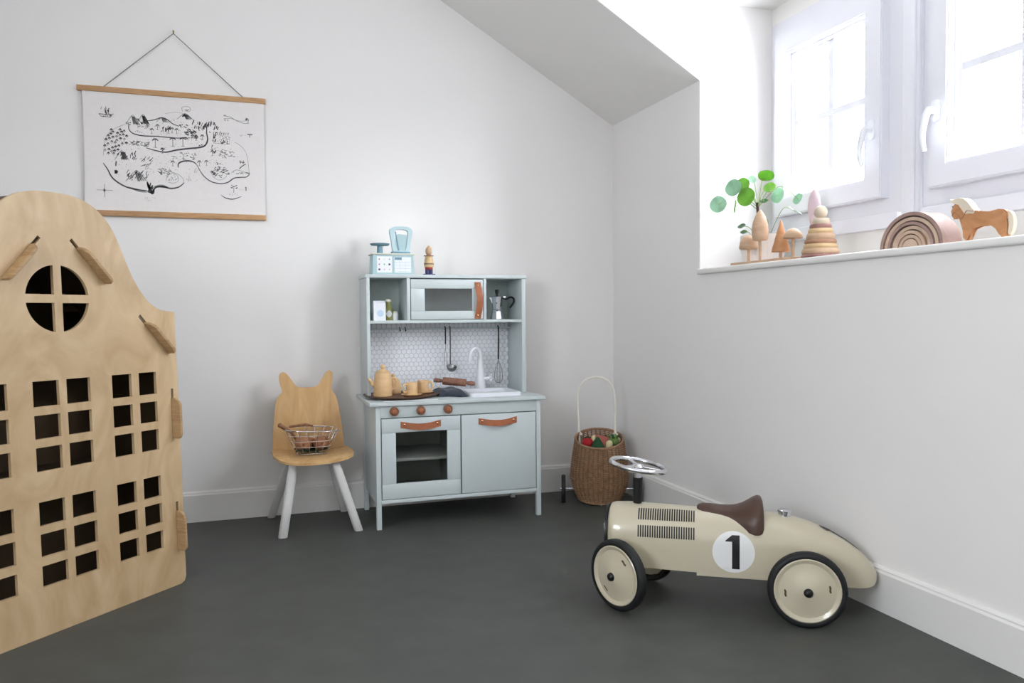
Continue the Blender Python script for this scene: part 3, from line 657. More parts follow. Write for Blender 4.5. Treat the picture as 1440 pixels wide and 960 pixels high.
strap(-1.147, -0.981, 0.420, KF-0.001, od); strap(-0.820, -0.652, 0.418, KF-0.001, rd)
for x in (-1.173, -1.064, -0.951):
    o = obj('control_knob', lathe(new(), [(0, 0.016), (0.010, 0.016), (0.012, 0.0135), (0.016, 0.0135), (0.0185, 0.011), (0.0185, 0.002), (0.016, 0), (0, 0)], 24, T(x, KF+0.001, 0.4755) @ RX(PI/2)), 'knob', kit, 40, True)
    obj('knob_face', lathe(new(), [(0, 0.0180), (0.0085, 0.0175), (0.0100, 0.0162), (0.0100, 0.0145)], 18, T(x, KF+0.001, 0.4755) @ RX(PI/2)), 'leather', o, 40, True)
# hutch
HF, HB, CT = -0.232, -0.028, 0.5130
kp('hutch_side', (-1.2515, -1.2375, HF, HB, CT+0.0002, 1.0198)); kp('hutch_side', (-0.5640, -0.5460, HF, HB, CT+0.0002, 1.0198))
kp('hutch_top', (-1.2560, -0.5420, HF-0.003, HB, 1.0200, 1.0345))
kp('hutch_shelf', (-1.2370, -0.5645, HF+0.001, HB-0.007, 0.8270, 0.8400))
kp('hutch_divider', (-1.0800, -1.0660, HF+0.001, HB-0.007, 0.8402, 1.0198)); kp('hutch_divider', (-0.7410, -0.7280, HF+0.001, HB-0.007, 0.8402, 1.0198))
kp('hutch_back', (-1.2370, -0.5645, HB-0.006, HB, CT+0.0002, 1.0198), m='mintd')
bs = obj('splashback', box(new(), -1.2365, -0.5650, HB-0.0085, HB-0.0062, CT+0.0003, 0.8268), 'grout', kit, 0, True)
bm = new(); hs = 0.0222; rh = hs/math.sqrt(3)*0.90; j = 0; z = CT+0.012
while z < 0.822:
    x = -1.2365 + hs*(0.5 + 0.5*(j % 2))
    while x < -0.5655:
        pts = [(x + rh*math.sin(PI/3*k), z + rh*math.cos(PI/3*k)) for k in range(6)]
        pts = [(min(max(a, -1.2363), -0.5652), min(max(b, CT+0.0005), 0.8265)) for a, b in pts]
        prism(bm, pts, HB-0.0098, HB-0.0086, XZ); x += hs
    z += hs*math.sqrt(3)/2; j += 1
o = obj('hexagon_tile', bm, 'tile', bs, 0, True); o['kind'] = 'stuff'
md = kp('microwave_door', (-1.0635, -1.0035, HF-0.001, HF+0.013, 0.8790, 0.9750))
kp('stile', (-0.7925, -0.7440, HF-0.001, HF+0.013, 0.8790, 0.9750), parent=md)
kp('rail', (-1.0635, -0.7440, HF-0.001, HF+0.013, 0.9754, 1.0150), parent=md); kp('rail', (-1.0635, -0.7440, HF-0.001, HF+0.013, 0.8425, 0.8786), parent=md)
obj('pane', box(new(), -1.0055, -0.7905, HF+0.006, HF+0.008, 0.876, 0.978), 'glassm', md, 0, True)
strap(0.8440, 1.0040, -0.7690, HF-0.001, md, 0.027, True)
# hob plate, sink, tap
HOBZ = CT+0.0035
hb = obj('hob_plate', prism(new(), rrect(-1.215, -0.985, -0.385, -0.075, 0.012), CT, HOBZ), 'hob', kit, 40, True)
for (x, y) in ((-1.10, -0.300), (-1.10, -0.160)):
    obj('burner', lathe(new(), [(0.050, HOBZ), (0.050, HOBZ+0.0012), (0.046, HOBZ+0.0012), (0.046, HOBZ)], 28, T(x, y, 0)), 'black', hb, 40, True)
bm = plate(rrect(-0.836, -0.606, -0.352, -0.100, 0.02), [rrect(-0.820, -0.622, -0.335, -0.150, 0.03)], 0.016, T(0, 0, CT+0.008))
bmesh.ops.bevel(bm, geom=[e for e in bm.edges if all(v.co.z > CT+0.015 for v in e.verts) and len(e.link_faces) == 2 and e.calc_face_angle(0) > 0.5], offset=0.003, segments=2, affect='EDGES')
sk = obj('sink', bm, 'white', kit, 40, True)
obj('basin_floor', prism(new(), rrect(-0.819, -0.623, -0.334, -0.151, 0.03), CT+0.0002, CT+0.002), 'white', sk, 40, True)
tp = obj('tap', lathe(new(), [(0, 0), (0.024, 0), (0.024, 0.004), (0.020, 0.03), (0.0165, 0.07), (0.013, 0.105), (0.0115, 0.13), (0, 0.13)], 24, T(-0.729, -0.125, CT+0.0162)), 'white', kit, 40, True)
bm = new(); tube(bm, spline([(-0.729, -0.125, 0.650), (-0.728, -0.126, 0.672), (-0.733, -0.130, 0.694), (-0.748, -0.138, 0.7085), (-0.765, -0.146, 0.708), (-0.780, -0.153, 0.695), (-0.786, -0.157, 0.670), (-0.787, -0.158, 0.648)]), 0.0092, 14); obj('spout', bm, 'white', tp, 60, True)
bm = new(); tube(bm, [(-0.712, -0.130, 0.572), (-0.688, -0.138, 0.574)], 0.008, 12)
for k in range(5):
    a = 2*PI*k/5+0.3; blob(bm, Vector((-0.683, -0.141, 0.574)) + Vector((-0.3*math.cos(a)*0.012, -math.cos(a)*0.011, 0.013*math.sin(a))), 0.0068, seg=10)
blob(bm, (-0.684, -0.140, 0.574), 0.009, seg=10); obj('tap_knob', bm, 'white', tp, 60, True)
bm = new(); tube(bm, [(-1.2370, -0.075, 0.8010), (-0.5645, -0.075, 0.8010)], 0.0042, 8); obj('hanging_rail', bm, 'mint', kit, 60, True)

# utensils on the rail
def hookpts(x, z): return [(x, -0.068, z-0.004), (x, -0.067, z+0.004), (x, -0.075, z+0.010), (x, -0.083, z+0.004), (x, -0.083, z-0.012)]
ld = thing('ladle', 'steel toy ladle hanging from the rail above the tap', 'ladle', (-0.856, -0.083, 0.60))
bm = new(); tube(bm, hookpts(-0.856, 0.799) + [(-0.856, -0.083, 0.70), (-0.857, -0.083, 0.632)], 0.0024, 8); obj('handle', bm, 'darksteel', ld, 60, True)
bm = new(); lathe(bm, [(0, -0.0240), (0.012, -0.0214), (0.0204, -0.0126), (0.0240, 0), (0.0228, 0), (0.0190, -0.0116), (0.011, -0.0195), (0, -0.0222)], 24, T(-0.857, -0.108, 0.630) @ RX(0.35)); obj('bowl', bm, 'steel', ld, 60, True)
st_ = thing('fork_spatula', 'slim steel toy serving fork hanging on the rail left of the ladle', 'utensil', (-0.878, -0.083, 0.62))
bm = new(); tube(bm, hookpts(-0.878, 0.799) + [(-0.878, -0.083, 0.73)], 0.0030, 8); obj('handle', bm, 'darksteel', st_, 60, True)
bm = new(); tube(bm, [(-0.878, -0.083, 0.73), (-0.878, -0.083, 0.70)], 0.0012, 6); tube(bm, [(-0.884, -0.083, 0.635), (-0.884, -0.083, 0.69), (-0.878, -0.083, 0.702), (-0.872, -0.083, 0.69), (-0.872, -0.083, 0.635)], 0.0011, 6); obj('prongs', bm, 'steel', st_, 60, True)
wh = thing('whisk', 'steel toy whisk hanging at the right end of the rail', 'whisk', (-0.626, -0.083, 0.54))
bm = new(); tube(bm, hookpts(-0.626, 0.799) + [(-0.626, -0.083, 0.75)], 0.0036, 8); tube(bm, [(-0.626, -0.083, 0.752), (-0.628, -0.083, 0.655)], 0.0040, 10); obj('handle', bm, 'darksteel', wh, 60, True)
bm = new()
for k in range(4):
    a = PI*k/4; pts = []
    for i in range(15):
        t = -1 + 2*i/14; rr = 0.019*math.cos(t*PI/2)**0.0 * math.sin(PI*(1-abs(t)))**0.6 if abs(t) < 1 else 0
        s = 1-abs(t); z = 0.655 - 0.110*(1-(1-s)**1.6); r_ = 0.020*math.sin(PI*min(1, s*0.62+0.0))*(1 if s < 1 else 0.0)
        r_ = 0.020*(math.sin(PI*min(s, 1)*0.95)**0.7 if s > 0 else 0)
        sg = 1 if t > 0 else -1
        pts.append((-0.628 + sg*r_*math.cos(a), -0.083 + sg*r_*math.sin(a)*0.9, z))
    tube(bm, pts, 0.0008, 5)
obj('wires', bm, 'steel', wh, 60, True)
for i, x in enumerate((-1.085, -1.060)):
    o = obj('rail_hook', tube(new(), hookpts(x, 0.799)[:4] + [(x, -0.084, 0.792), (x, -0.092, 0.790), (x, -0.095, 0.797)], 0.0018, 7), 'darksteel', None, 60)
    tag(o, 'small dark empty hook on the rail, %s of the pair left of the ladle' % ('left one' if i == 0 else 'right one'), 'hook', 'empty hooks on the rail')

# cubby goods
CZ = 0.8401
ct = thing('milk_carton', 'white toy carton with a pale blue round print in the left cubby', 'carton', (-1.192, -0.185, CZ), 0.0)
bm = new(); loft(bm, [[Vector((a*0.0255, b*0.018, 0)) for a, b in ((-1, -1), (1, -1), (1, 1), (-1, 1))], [Vector((a*0.0255, b*0.018, 0.074)) for a, b in ((-1, -1), (1, -1), (1, 1), (-1, 1))], [Vector((a*0.0240, b*0.006, 0.084)) for a, b in ((-1, -1), (1, -1), (1, 1), (-1, 1))]]); obj('box', bm, 'white', ct, 0)
obj('round_print', lathe(new(), [(0, 0.0002), (0.014, 0.0002), (0.014, -0.001)], 24, T(0.003, -0.0183, 0.030) @ RX(PI/2)), 'bluep', ct, 0)
bt = thing('green_bottle', 'olive green toy bottle with pale cap and round grey label in the left cubby', 'bottle', (-1.148, -0.16, CZ))
obj('bottle_body', lathe(new(), [(0, 0), (0.019, 0), (0.0195, 0.004), (0.0195, 0.045), (0.013, 0.058), (0.0115, 0.080), (0, 0.080)], 24), 'greenb', bt); obj('cap', lathe(new(), [(0, 0.0905), (0.011, 0.090), (0.0125, 0.088), (0.0125, 0.0803), (0, 0.0803)], 18), 'creamw', bt)
bm = new(); 
for k in range(12):
    a0 = -PI/2 - 0.75 + 1.5*k/12; a1 = a0 + 1.5/12; q = 0.015*math.sin(PI*(k+0.0)/12); q1 = 0.015*math.sin(PI*(k+1)/12); r_ = 0.0199
    v = [bm.verts.new((r_*math.cos(a), r_*math.sin(a), z)) for a, z in ((a0, 0.028-q), (a1, 0.028-q1), (a1, 0.028+q1), (a0, 0.028+q))]
    try: bm.faces.new(v)
    except Exception: pass
bmesh.ops.remove_doubles(bm, verts=bm.verts, dist=1e-6); obj('label', bm, 'label', bt, 0)
jr = thing('small_jar', 'tiny white jar beside the green bottle in the left cubby', 'jar', (-1.119, -0.165, CZ)); obj('jar_body', lathe(new(), [(0, 0), (0.0125, 0), (0.0125, 0.026), (0.011, 0.030), (0, 0.030)], 20), 'white', jr); obj('lid', lathe(new(), [(0, 0.039), (0.010, 0.039), (0.0105, 0.038), (0.0105, 0.0302), (0, 0.0302)], 18), 'creamw', jr)
# moka pot
mk = thing('moka_pot', 'small eight-sided aluminium moka pot with curved black handle in the right cubby', 'coffee pot', (-0.654, -0.150, CZ), PI/8)
obj('boiler', lathe(new(), [(0, 0), (0.031, 0), (0.031, 0.003), (0.0235, 0.036), (0, 0.036)], 8), 'alu', mk, 20)
obj('collar', lathe(new(), [(0, 0.0362), (0.022, 0.0362), (0.0225, 0.041), (0.019, 0.044), (0, 0.044)], 24), 'chrome', mk, 40)
obj('jug', lathe(new(), [(0, 0.0442), (0.0195, 0.0442), (0.0215, 0.055), (0.0285, 0.100), (0, 0.100)], 8), 'alu', mk, 20)
obj('lid', lathe(new(), [(0, 0.110), (0.006, 0.109), (0.0285, 0.1022), (0.0285, 0.1004), (0, 0.1004)], 8), 'alu', mk, 20)
obj('lid_knob', lathe(new(), [(0, 0.134), (0.0095, 0.133), (0.0085, 0.122), (0.0050, 0.1095), (0, 0.1095)], 12), 'black', mk, 40)
bm = new(); c, s = math.cos(-PI/8), math.sin(-PI/8)
P = spline([(0.026, 0, 0.096), (0.040, 0, 0.090), (0.056, 0, 0.096), (0.069, 0, 0.100), (0.080, 0, 0.092), (0.080, 0, 0.078), (0.070, 0, 0.062), (0.062, 0, 0.052)])
P = [Vector((p.x*c, p.x*s, p.z)) for p in P]; tube(bm, P, [0.0055 if i > 6 else 0.0035 for i in range(len(P))], 10, flat=0.8); obj('handle', bm, 'black', mk, 60)
obj('hinge', place(box(new(), 0.024, 0.042, -0.006, 0.006, 0.094, 0.104, 0.002), RZ(-PI/8)), 'chrome', mk, 40)
bm = new(); prism(bm, [(-0.026, 0.098), (-0.037, 0.098), (-0.022, 0.066)], -0.005, 0.005, RZ(-PI/8) @ XZ); obj('pouring_lip', bm, 'alu', mk, 0)
bm = new(); blob(bm, Vector((-0.010*1, -0.026, 0.073)), 0.0032, seg=8); obj('valve', place(bm, RZ(-PI/8+0.0)), 'darksteel', mk)

# toy scale and little man on top of the hutch
TZ = 1.0347
sc_ = thing('toy_scale', 'aqua wooden toy shop scale with printed front on top of the kitchen hutch', 'scale', (-1.133, -0.165, TZ))
bm = new(); loft(bm, [[Vector((a*w/2, b*d/2, z)) for a, b in ((-1, -1), (1, -1), (1, 1), (-1, 1))] for w, d, z in ((0.178, 0.100, 0), (0.170, 0.094, 0.083))]); obj('case', bm, 'aqua', sc_, 0)
bm = new(); box(bm, -0.092, 0.092, -0.052, 0.052, 0.0832, 0.0895, 0.002); obj('top_board', bm, 'creamw', sc_, 40)
def onface(u, w, off=0.0006): return Vector((u, -(0.050 - 0.003*w/0.083) - off, w))
bm = new(); 
for (u0, u1, w0, w1) in ((-0.070, -0.006, 0.008, 0.076),): bm.faces.new([bm.verts.new(onface(u, w)) for u, w in ((u0, w0), (u1, w0), (u1, w1), (u0, w1))])
obj('fruit_panel', bm, 'printw', sc_, 0)
bm = new(); bm.faces.new([bm.verts.new(onface(u, w)) for u, w in ((0.004, 0.008), (0.076, 0.008), (0.076, 0.074), (0.004, 0.074))]); obj('price_panel', bm, 'printw', sc_, 0)
bm = new()
for i in range(4): bm.faces.new([bm.verts.new(onface(u, w, .001)) for u, w in ((0.006, 0.012+i*0.013), (0.074, 0.012+i*0.013), (0.074, 0.0135+i*0.013), (0.006, 0.0135+i*0.013))])
for u in (0.028, 0.050): bm.faces.new([bm.verts.new(onface(q, w, .0012)) for q, w in ((u, 0.010), (u+0.0012, 0.010), (u+0.0012, 0.056), (u, 0.056))])
obj('price_grid', bm, 'printg', sc_, 0)
bm = new(); bm.faces.new([bm.verts.new(onface(u, w, .0012)) for u, w in ((0.006, 0.062), (0.036, 0.062), (0.036, 0.073), (0.006, 0.073))]); obj('title_block', bm, 'bluegrey', sc_, 0)
for i, (r_, c_, mm) in enumerate([(0, 0, 'pr'), (0, 2, 'bluegrey'), (1, 0, 'pr'), (1, 1, 'pg'), (1, 2, 'pp'), (2, 0, 'pp'), (2, 1, 'pink'), (2, 2, 'pink'), (0, 1, 'creamw')]):
    bm = new(); u, w = -0.060+c_*0.0215, 0.064-r_*0.0215; rr = 0.0044 if mm == 'pp' else 0.0030
    bm.faces.new([bm.verts.new(onface(u+rr*math.cos(2*PI*k/12), w+rr*math.sin(2*PI*k/12), 0.0013)) for k in range(12)]); obj('fruit_print', bm, mm, sc_, 0)
o = obj('weighing_plate', lathe(new(), [(0, 0.1290), (0.036, 0.1295), (0.041, 0.1335), (0.0425, 0.1325), (0.037, 0.1255), (0.012, 0.1235), (0, 0.1235)], 28, T(-0.049, 0, 0)), 'bluegrey', sc_, 40)
obj('plate_stem', lathe(new(), [(0, 0.0897), (0.0125, 0.0897), (0.0115, 0.1236), (0, 0.1236)], 20, T(-0.049, 0, 0)), 'bluegrey', sc_, 40)
obj('dial_foot', box(new(), 0.000, 0.080, -0.016, 0.016, 0.0897, 0.1005, 0.002), 'bluegrey', sc_, 40)
oo = spc([(0.008, 0.1006), (0.001, 0.140), (-0.007, 0.180), (-0.005, 0.196), (0.012, 0.206), (0.042, 0.208), (0.072, 0.206), (0.088, 0.196), (0.090, 0.180), (0.082, 0.140), (0.075, 0.1006), (0.042, 0.1006)], 4)
hh = spc([(0.024, 0.108), (0.015, 0.150), (0.012, 0.182), (0.022, 0.193), (0.042, 0.195), (0.062, 0.193), (0.072, 0.184), (0.068, 0.150), (0.060, 0.108), (0.042, 0.107)], 4)
obj('dial_frame', plate(oo, [hh], 0.022, T(0, 0, 0) @ XZ), 'aqual', sc_, 40)
bm = new(); prism(bm, [(0.022, 0.1015), (0.064, 0.1015), (0.067, 0.150), (0.066, 0.172), (0.030, 0.176), (0.020, 0.170), (0.018, 0.150)], -0.007, -0.003, XZ); obj('dial_face', bm, 'bluegrey' if False else 'aqua', sc_, 0)
bm = new(); prism(bm, [(0.029, 0.1022), (0.014, 0.186), (0.019, 0.186), (0.034, 0.1022)], -0.0100, -0.0078, XZ); obj('pointer', bm, 'bluegrey', sc_, 0)
fg = thing('wooden_man', 'small turned wooden man with navy boots and red belt on top of the hutch', 'toy figure', (-0.971, -0.175, TZ))
bm = new()
for sx in (-1, 1): box(bm, sx*0.013-0.0125, sx*0.013+0.0125, -0.014, 0.008, 0, 0.006, 0.002)
obj('shoe', bm, 'navy', fg, 40)
bm = new(); 
for sx in (-1, 1): lathe(bm, [(0, 0.0061), (0.008, 0.0061), (0.0085, 0.024), (0, 0.024)], 14, T(sx*0.0085, 0, 0))
obj('trousers', bm, 'navy', fg, 40)
obj('belt', lathe(new(), [(0, 0.0241), (0.0165, 0.0241), (0.0175, 0.034), (0, 0.034)], 22), 'red', fg, 40)
obj('torso', lathe(new(), [(0, 0.0342), (0.019, 0.0342), (0.0215, 0.042), (0.0208, 0.046), (0, 0.046)], 22), 'yelloww', fg, 40)
obj('waist_band', lathe(new(), [(0, 0.0462), (0.0218, 0.0462), (0.0218, 0.0505), (0, 0.0505)], 22), 'olive', fg, 40)
obj('chest', lathe(new(), [(0, 0.0507), (0.0208, 0.0507), (0.0185, 0.068), (0.0140, 0.0825), (0, 0.0825)], 22), 'yelloww', fg, 40)
obj('collar', lathe(new(), [(0, 0.0827), (0.0215, 0.0827), (0.0220, 0.0845), (0.0215, 0.0862), (0, 0.0862)], 22), 'brownw', fg, 40)
obj('head', lathe(new(), [(0, 0.0864), (0.009, 0.088), (0.0140, 0.096), (0.0150, 0.104), (0.0140, 0.112), (0.0105, 0.120), (0.0060, 0.1255), (0.003, 0.129), (0, 0.130)], 22), 'natural', fg, 60)

# ------------------------------------------------------------------ tea set on its tray
TY0 = HOBZ + 0.0016
tray = spc([(-1.268, -0.245), (-1.258, -0.165), (-1.20, -0.115), (-1.10, -0.100), (-1.00, -0.115), (-0.945, -0.165), (-0.940, -0.225), (-0.970, -0.300), (-1.03, -0.370), (-1.10, -0.400), (-1.18, -0.390), (-1.245, -0.330)], 5)
bm = new(); cx, cy = -1.104, -0.243
def ring(k, z): return [Vector((cx+(x-cx)*k, cy+(y-cy)*k, z)) for x, y in tray]
loft(bm, [ring(0.80, TY0), ring(0.97, TY0+0.005), ring(1.0, TY0+0.0095), ring(0.985, TY0+0.0098), ring(0.93, TY0+0.007), ring(0.80, TY0+0.006)])
tr = obj('serving_tray', bm, 'walnut', None, 50); tag(tr, 'dark walnut serving tray under the wooden tea set on the counter', 'tray')
TT = TY0 + 0.0063
tpt = thing('teapot', 'tall pale wooden teapot with round knob at the left of the tray', 'teapot', (-1.190, -0.250, TT))
obj('pot_body', lathe(new(), [(0, 0), (0.0385, 0), (0.0395, 0.003), (0.0385, 0.04), (0.0350, 0.080), (0.0320, 0.096), (0.0270, 0.100), (0, 0.100)], 28), 'teaw', tpt, 40)
obj('pot_lid', lathe(new(), [(0, 0.113), (0.008, 0.112), (0.024, 0.106), (0.0285, 0.1003), (0, 0.1003)], 24), 'teaw', tpt, 40); obj('lid_knob', blob(new(), (0, 0, 0.1215), 0.0105), 'teaw', tpt, 80)
bm = new(); tube(bm, spline([(-0.034, 0, 0.042), (-0.046, -0.002, 0.054), (-0.054, -0.003, 0.066), (-0.062, -0.003, 0.074)]), [0.0095]*7+[0.0075]*6+[0.006]*6, 12); obj('spout', bm, 'teaw', tpt, 60)
bm = new(); tube(bm, spline([(0.035, 0.004, 0.070), (0.052, 0.008, 0.072), (0.060, 0.010, 0.052), (0.052, 0.008, 0.028), (0.037, 0.004, 0.026)]), 0.0052, 10); obj('handle', bm, 'teaw', tpt, 60)
sg = thing('sugar_pot', 'squat pale wooden pot with knobbed lid behind the tea cups', 'pot', (-1.128, -0.150, TT))
obj('pot_body', lathe(new(), [(0, 0), (0.0310, 0), (0.0330, 0.004), (0.0320, 0.030), (0.0270, 0.052), (0.0230, 0.058), (0, 0.058)], 28), 'teaw', sg, 40)
obj('pot_lid', lathe(new(), [(0, 0.069), (0.008, 0.068), (0.019, 0.063), (0.0235, 0.0583), (0, 0.0583)], 24), 'teaw', sg, 40); obj('lid_knob', blob(new(), (0, 0, 0.0760), 0.0088), 'teaw', sg, 80)
bm = new(); tube(bm, spline([(-0.026, -0.010, 0.036), (-0.038, -0.014, 0.042), (-0.046, -0.016, 0.052)]), 0.0055, 10); obj('spout', bm, 'teaw', sg, 60)
def cup(loc, rz, lab, slab):
    s = thing('saucer', slab, 'saucer', loc, 0, 'wooden saucers on the tray'); obj('dish', lathe(new(), [(0, 0), (0.032, 0), (0.044, 0.0055), (0.0448, 0.0072), (0.0435, 0.0078), (0.031, 0.004), (0, 0.004)], 30), 'teaw', s, 50)
    c = thing('tea_cup', lab, 'cup', (loc[0], loc[1], loc[2]+0.0042), rz, 'wooden tea cups on the tray')
    obj('cup_body', lathe(new(), [(0, 0), (0.0235, 0), (0.0240, 0.002), (0.0240, 0.050), (0.0230, 0.0515), (0.0215, 0.050), (0.0205, 0.008), (0, 0.006)], 28), 'teaw', c, 50)
    bm = new(); tube(bm, spline([(0.0235, 0, 0.042), (0.034, 0, 0.045), (0.041, 0, 0.036), (0.041, 0, 0.022), (0.034, 0, 0.012), (0.0235, 0, 0.013)]), 0.0042, 10); obj('handle', bm, 'teaw', c, 60)
cup((-1.076, -0.290, TT), PI+0.25, 'pale wooden cup in front of the sugar pot, handle to the left', 'pale wooden saucer under the front tea cup with handle to the left')
cup((-1.010, -0.205, TT), -0.45, 'pale wooden cup at the right of the tray, handle to the right', 'pale wooden saucer under the right-hand tea cup near the rolling pin')
# towel and rolling pin
bm = new(); g = bmesh.ops.create_grid(bm, x_segments=30, y_segments=18, size=0.5)
for v in bm.verts:
    x, y = v.co.x, v.co.y
    h = 0.036*(1-(2*x)**6)*(1-(2*y)**4)*(0.85+0.15*math.sin(9*x+3*y)) + 0.004*math.sin(17*x+6*y)*math.cos(9*y)*(1-(2*y)**2)
    v.co = Vector((-0.899 + x*(0.118+0.008*math.sin(6*y)), -0.225 + y*(0.17+0.02*math.sin(8*x)) - 0.060*x, CT+0.0045+max(h, 0)*(1-0.25*(x+0.5))))
bmesh.ops.solidify(bm, geom=list(bm.faces), thickness=0.003)
o = obj('kitchen_towel', bm, 'towel', None, 60); tag(o, 'crumpled navy cloth towel on the counter under the rolling pin', 'towel')
rp = thing('rolling_pin', 'reddish wooden toy rolling pin lying on the navy towel', 'rolling pin', mx=T(-0.866, -0.190, CT+0.054) @ RZ(-0.30) @ RY(0.10) @ RY(PI/2))
obj('roller', lathe(new(), [(0, -0.052), (0.0155, -0.052), (0.0170, -0.049), (0.0170, 0.049), (0.0155, 0.052), (0, 0.052)], 24), 'pinwood', rp, 40)
for sgn in (-1, 1): obj('grip', lathe(new(), [(0, sgn*0.0523), (0.006, sgn*0.0523), (0.0085, sgn*0.062), (0.0100, sgn*0.078), (0.0085, sgn*0.090), (0, sgn*0.092)], 18), 'pinwood', rp, 60)

# ------------------------------------------------------------------ wicker trolley
tl = thing('wicker_trolley', 'small round wicker pull-along basket trolley with a tall white arch handle in the corner', 'trolley', (-0.205, -0.270, 0), math.radians(-22))
prof = [(0.095, 0.020), (0.108, 0.040), (0.122, 0.075), (0.130, 0.115), (0.129, 0.150), (0.123, 0.200), (0.115, 0.250), (0.109, 0.290)]
def rad(z):
    for (r0, z0), (r1, z1) in zip(prof, prof[1:]):
        if z <= z1: t = max(0, (z-z0)/(z1-z0)); return r0+(r1-r0)*t
    return prof[-1][0]
def bp(a, t, dr=0.0):
    z0 = 0.020; zt = 0.290 + 0.030*math.sin(a); z = z0 + (zt-z0)*t; z += 0.010*math.sin(a)*(1-t)
    r = rad(0.020+0.270*t) + dr
    return Vector((r*math.cos(a), r*math.sin(a)*0.97, z))
# woven strands: rows of rods passing in front of and behind 34 stakes
NS, NR = 34, 56
bm = new()
for j in range(NR):
    t = (j+0.5)/NR
    pts = []
    n_ = NS*2
    for k in range(n_):
        a = 2*PI*k/n_; s = math.cos(PI*k + 0) if False else (1 if ((k//1) % 2 == 0) else 0)
        ph = (k/2 + j) % 2
        dr = 0.0034*math.cos(PI*(k/2+j))
        pts.append(bp(a, t, dr))
    tube(bm, pts, 0.0024, 4, closed=True)
o = obj('woven_strand', bm, 'wick', tl, 50); o['kind'] = 'stuff'
bm = new()
for k in range(NS):
    a = 2*PI*(k)/NS; tube(bm, [bp(a, t/6, 0.0008) for t in range(7)], 0.0030, 5)
o = obj('stake', bm, 'wickd', tl, 60); o['kind'] = 'stuff'
def rimring(t, r, dr=0): 
    bm = new(); tube(bm, [bp(2*PI*k/40, t, dr) for k in range(40)], r, 8, closed=True); return bm
obj('rim', rimring(1.0, 0.0055), 'wick', tl, 60); obj('base_ring', rimring(0.0, 0.0060, 0.002), 'wick', tl, 60)
bm = new(); v = [bm.verts.new(bp(2*PI*k/40, 0.0)) for k in range(40)]; bm.faces.new(v); r = bmesh.ops.extrude_face_region(bm, geom=list(bm.faces)); bmesh.ops.translate(bm, verts=[v for v in r['geom'] if isinstance(v, bmesh.types.BMVert)], vec=(0, 0, 0.005)); obj('base', bm, 'wickd', tl, 0)
hy = 0.060
pts = spline([(-0.080, hy, 0.20), (-0.082, hy, 0.30), (-0.086, hy+0.01, 0.40), (-0.088, hy+0.01, 0.47), (-0.082, hy+0.01, 0.508), (-0.064, hy+0.01, 0.540), (-0.035, hy+0.01, 0.560), (0.0, hy+0.01, 0.566), (0.035, hy+0.01, 0.558), (0.062, hy+0.01, 0.538), (0.078, hy+0.01, 0.508), (0.084, hy+0.01, 0.46), (0.086, hy+0.01, 0.40), (0.084, hy, 0.30), (0.082, hy, 0.20)], 5)
pts = [Vector((p.x-0.008, p.y, p.z)) for p in pts]
obj('arch_handle', tube(new(), pts, 0.0056, 10), 'handlew', tl, 60)
bm = new()
for sx in (-0.091, 0.077):
    tube(bm, [(sx-0.008, hy+0.012, 0.300), (sx+0.004, hy-0.004, 0.314), (sx+0.012, hy+0.010, 0.300)], 0.0045, 6); tube(bm, [(sx-0.006, hy-0.004, 0.306), (sx+0.014, hy-0.006, 0.298)], 0.0050, 6)
obj('cord_binding', bm, 'handlew', tl, 60)
for sx in (-0.165, 0.165):
    w = obj('wheel', lathe(new(), [(0.050, -0.009), (0.060, -0.009), (0.063, -0.004), (0.063, 0.004), (0.060, 0.009), (0.050, 0.009)], 32, T(sx, -0.02, 0.063) @ RY(PI/2), closed=True), 'rubber', tl, 40)
    obj('wheel_disc', lathe(new(), [(0, -0.008), (0.0505, -0.006), (0.0505, 0.006), (0, 0.008)], 32, T(sx, -0.02, 0.063) @ RY(PI/2)), 'black', w, 40)
    obj('axle_cap', lathe(new(), [(0, 0), (0.006, 0), (0.006, 0.008), (0, 0.010)], 12, T(sx + (-0.008 if sx < 0 else 0.008), -0.02, 0.063) @ RY(-PI/2 if sx < 0 else PI/2)), 'alu', w, 40)
obj('axle', tube(new(), [(-0.158, -0.02, 0.063), (0.158, -0.02, 0.063)], 0.004, 8), 'alu', tl, 60)
obj('front_foot', tube(new(), [(0.005, -0.085, 0.022), (0.003, -0.092, 0.0)], 0.0035, 8), 'alu', tl, 60)
# felt play food inside
TX, TYY = -0.205, -0.270
def food(name, lab, bm, m, cat='play food', group='felt play food in the trolley'):
    o = obj(name, bm, m, None, 70); tag(o, lab, cat); return o
food('felt_lining', 'dusty pink cloth bunched up inside the wicker trolley', place(blob(new(), (0.005, 0.018, 0.255), 0.06, 1.35, 1.25, 0.75, 24, 0.08, 3), T(TX, TYY, 0)), 'feltp', 'cloth')
th = thing('felt_tomato', 'red felt tomato at the left inside the wicker trolley', 'play food', (TX-0.072, TYY-0.030, 0.262)); obj('tomato_body', blob(new(), (0, 0, 0.02), 0.024, 1, 1, 0.9), 'feltr', th, 80)
bm = new()
for k in range(5): a = 2*PI*k/5; tube(bm, [(0, 0, 0.042), (0.010*math.cos(a), 0.010*math.sin(a), 0.043), (0.018*math.cos(a), 0.018*math.sin(a), 0.036)], [0.003, 0.003, 0.001], 6)
tube(bm, [(0, 0, 0.04), (0.004, 0, 0.054)], 0.002, 6); obj('tomato_stalk', bm, 'feltg', th, 60)
th = thing('felt_strawberry', 'second red felt fruit in front of the pink cloth in the wicker trolley', 'play food', (TX-0.060, TYY-0.005, 0.255)); obj('fruit', blob(new(), (0, 0, 0.02), 0.020), 'feltr', th, 80)
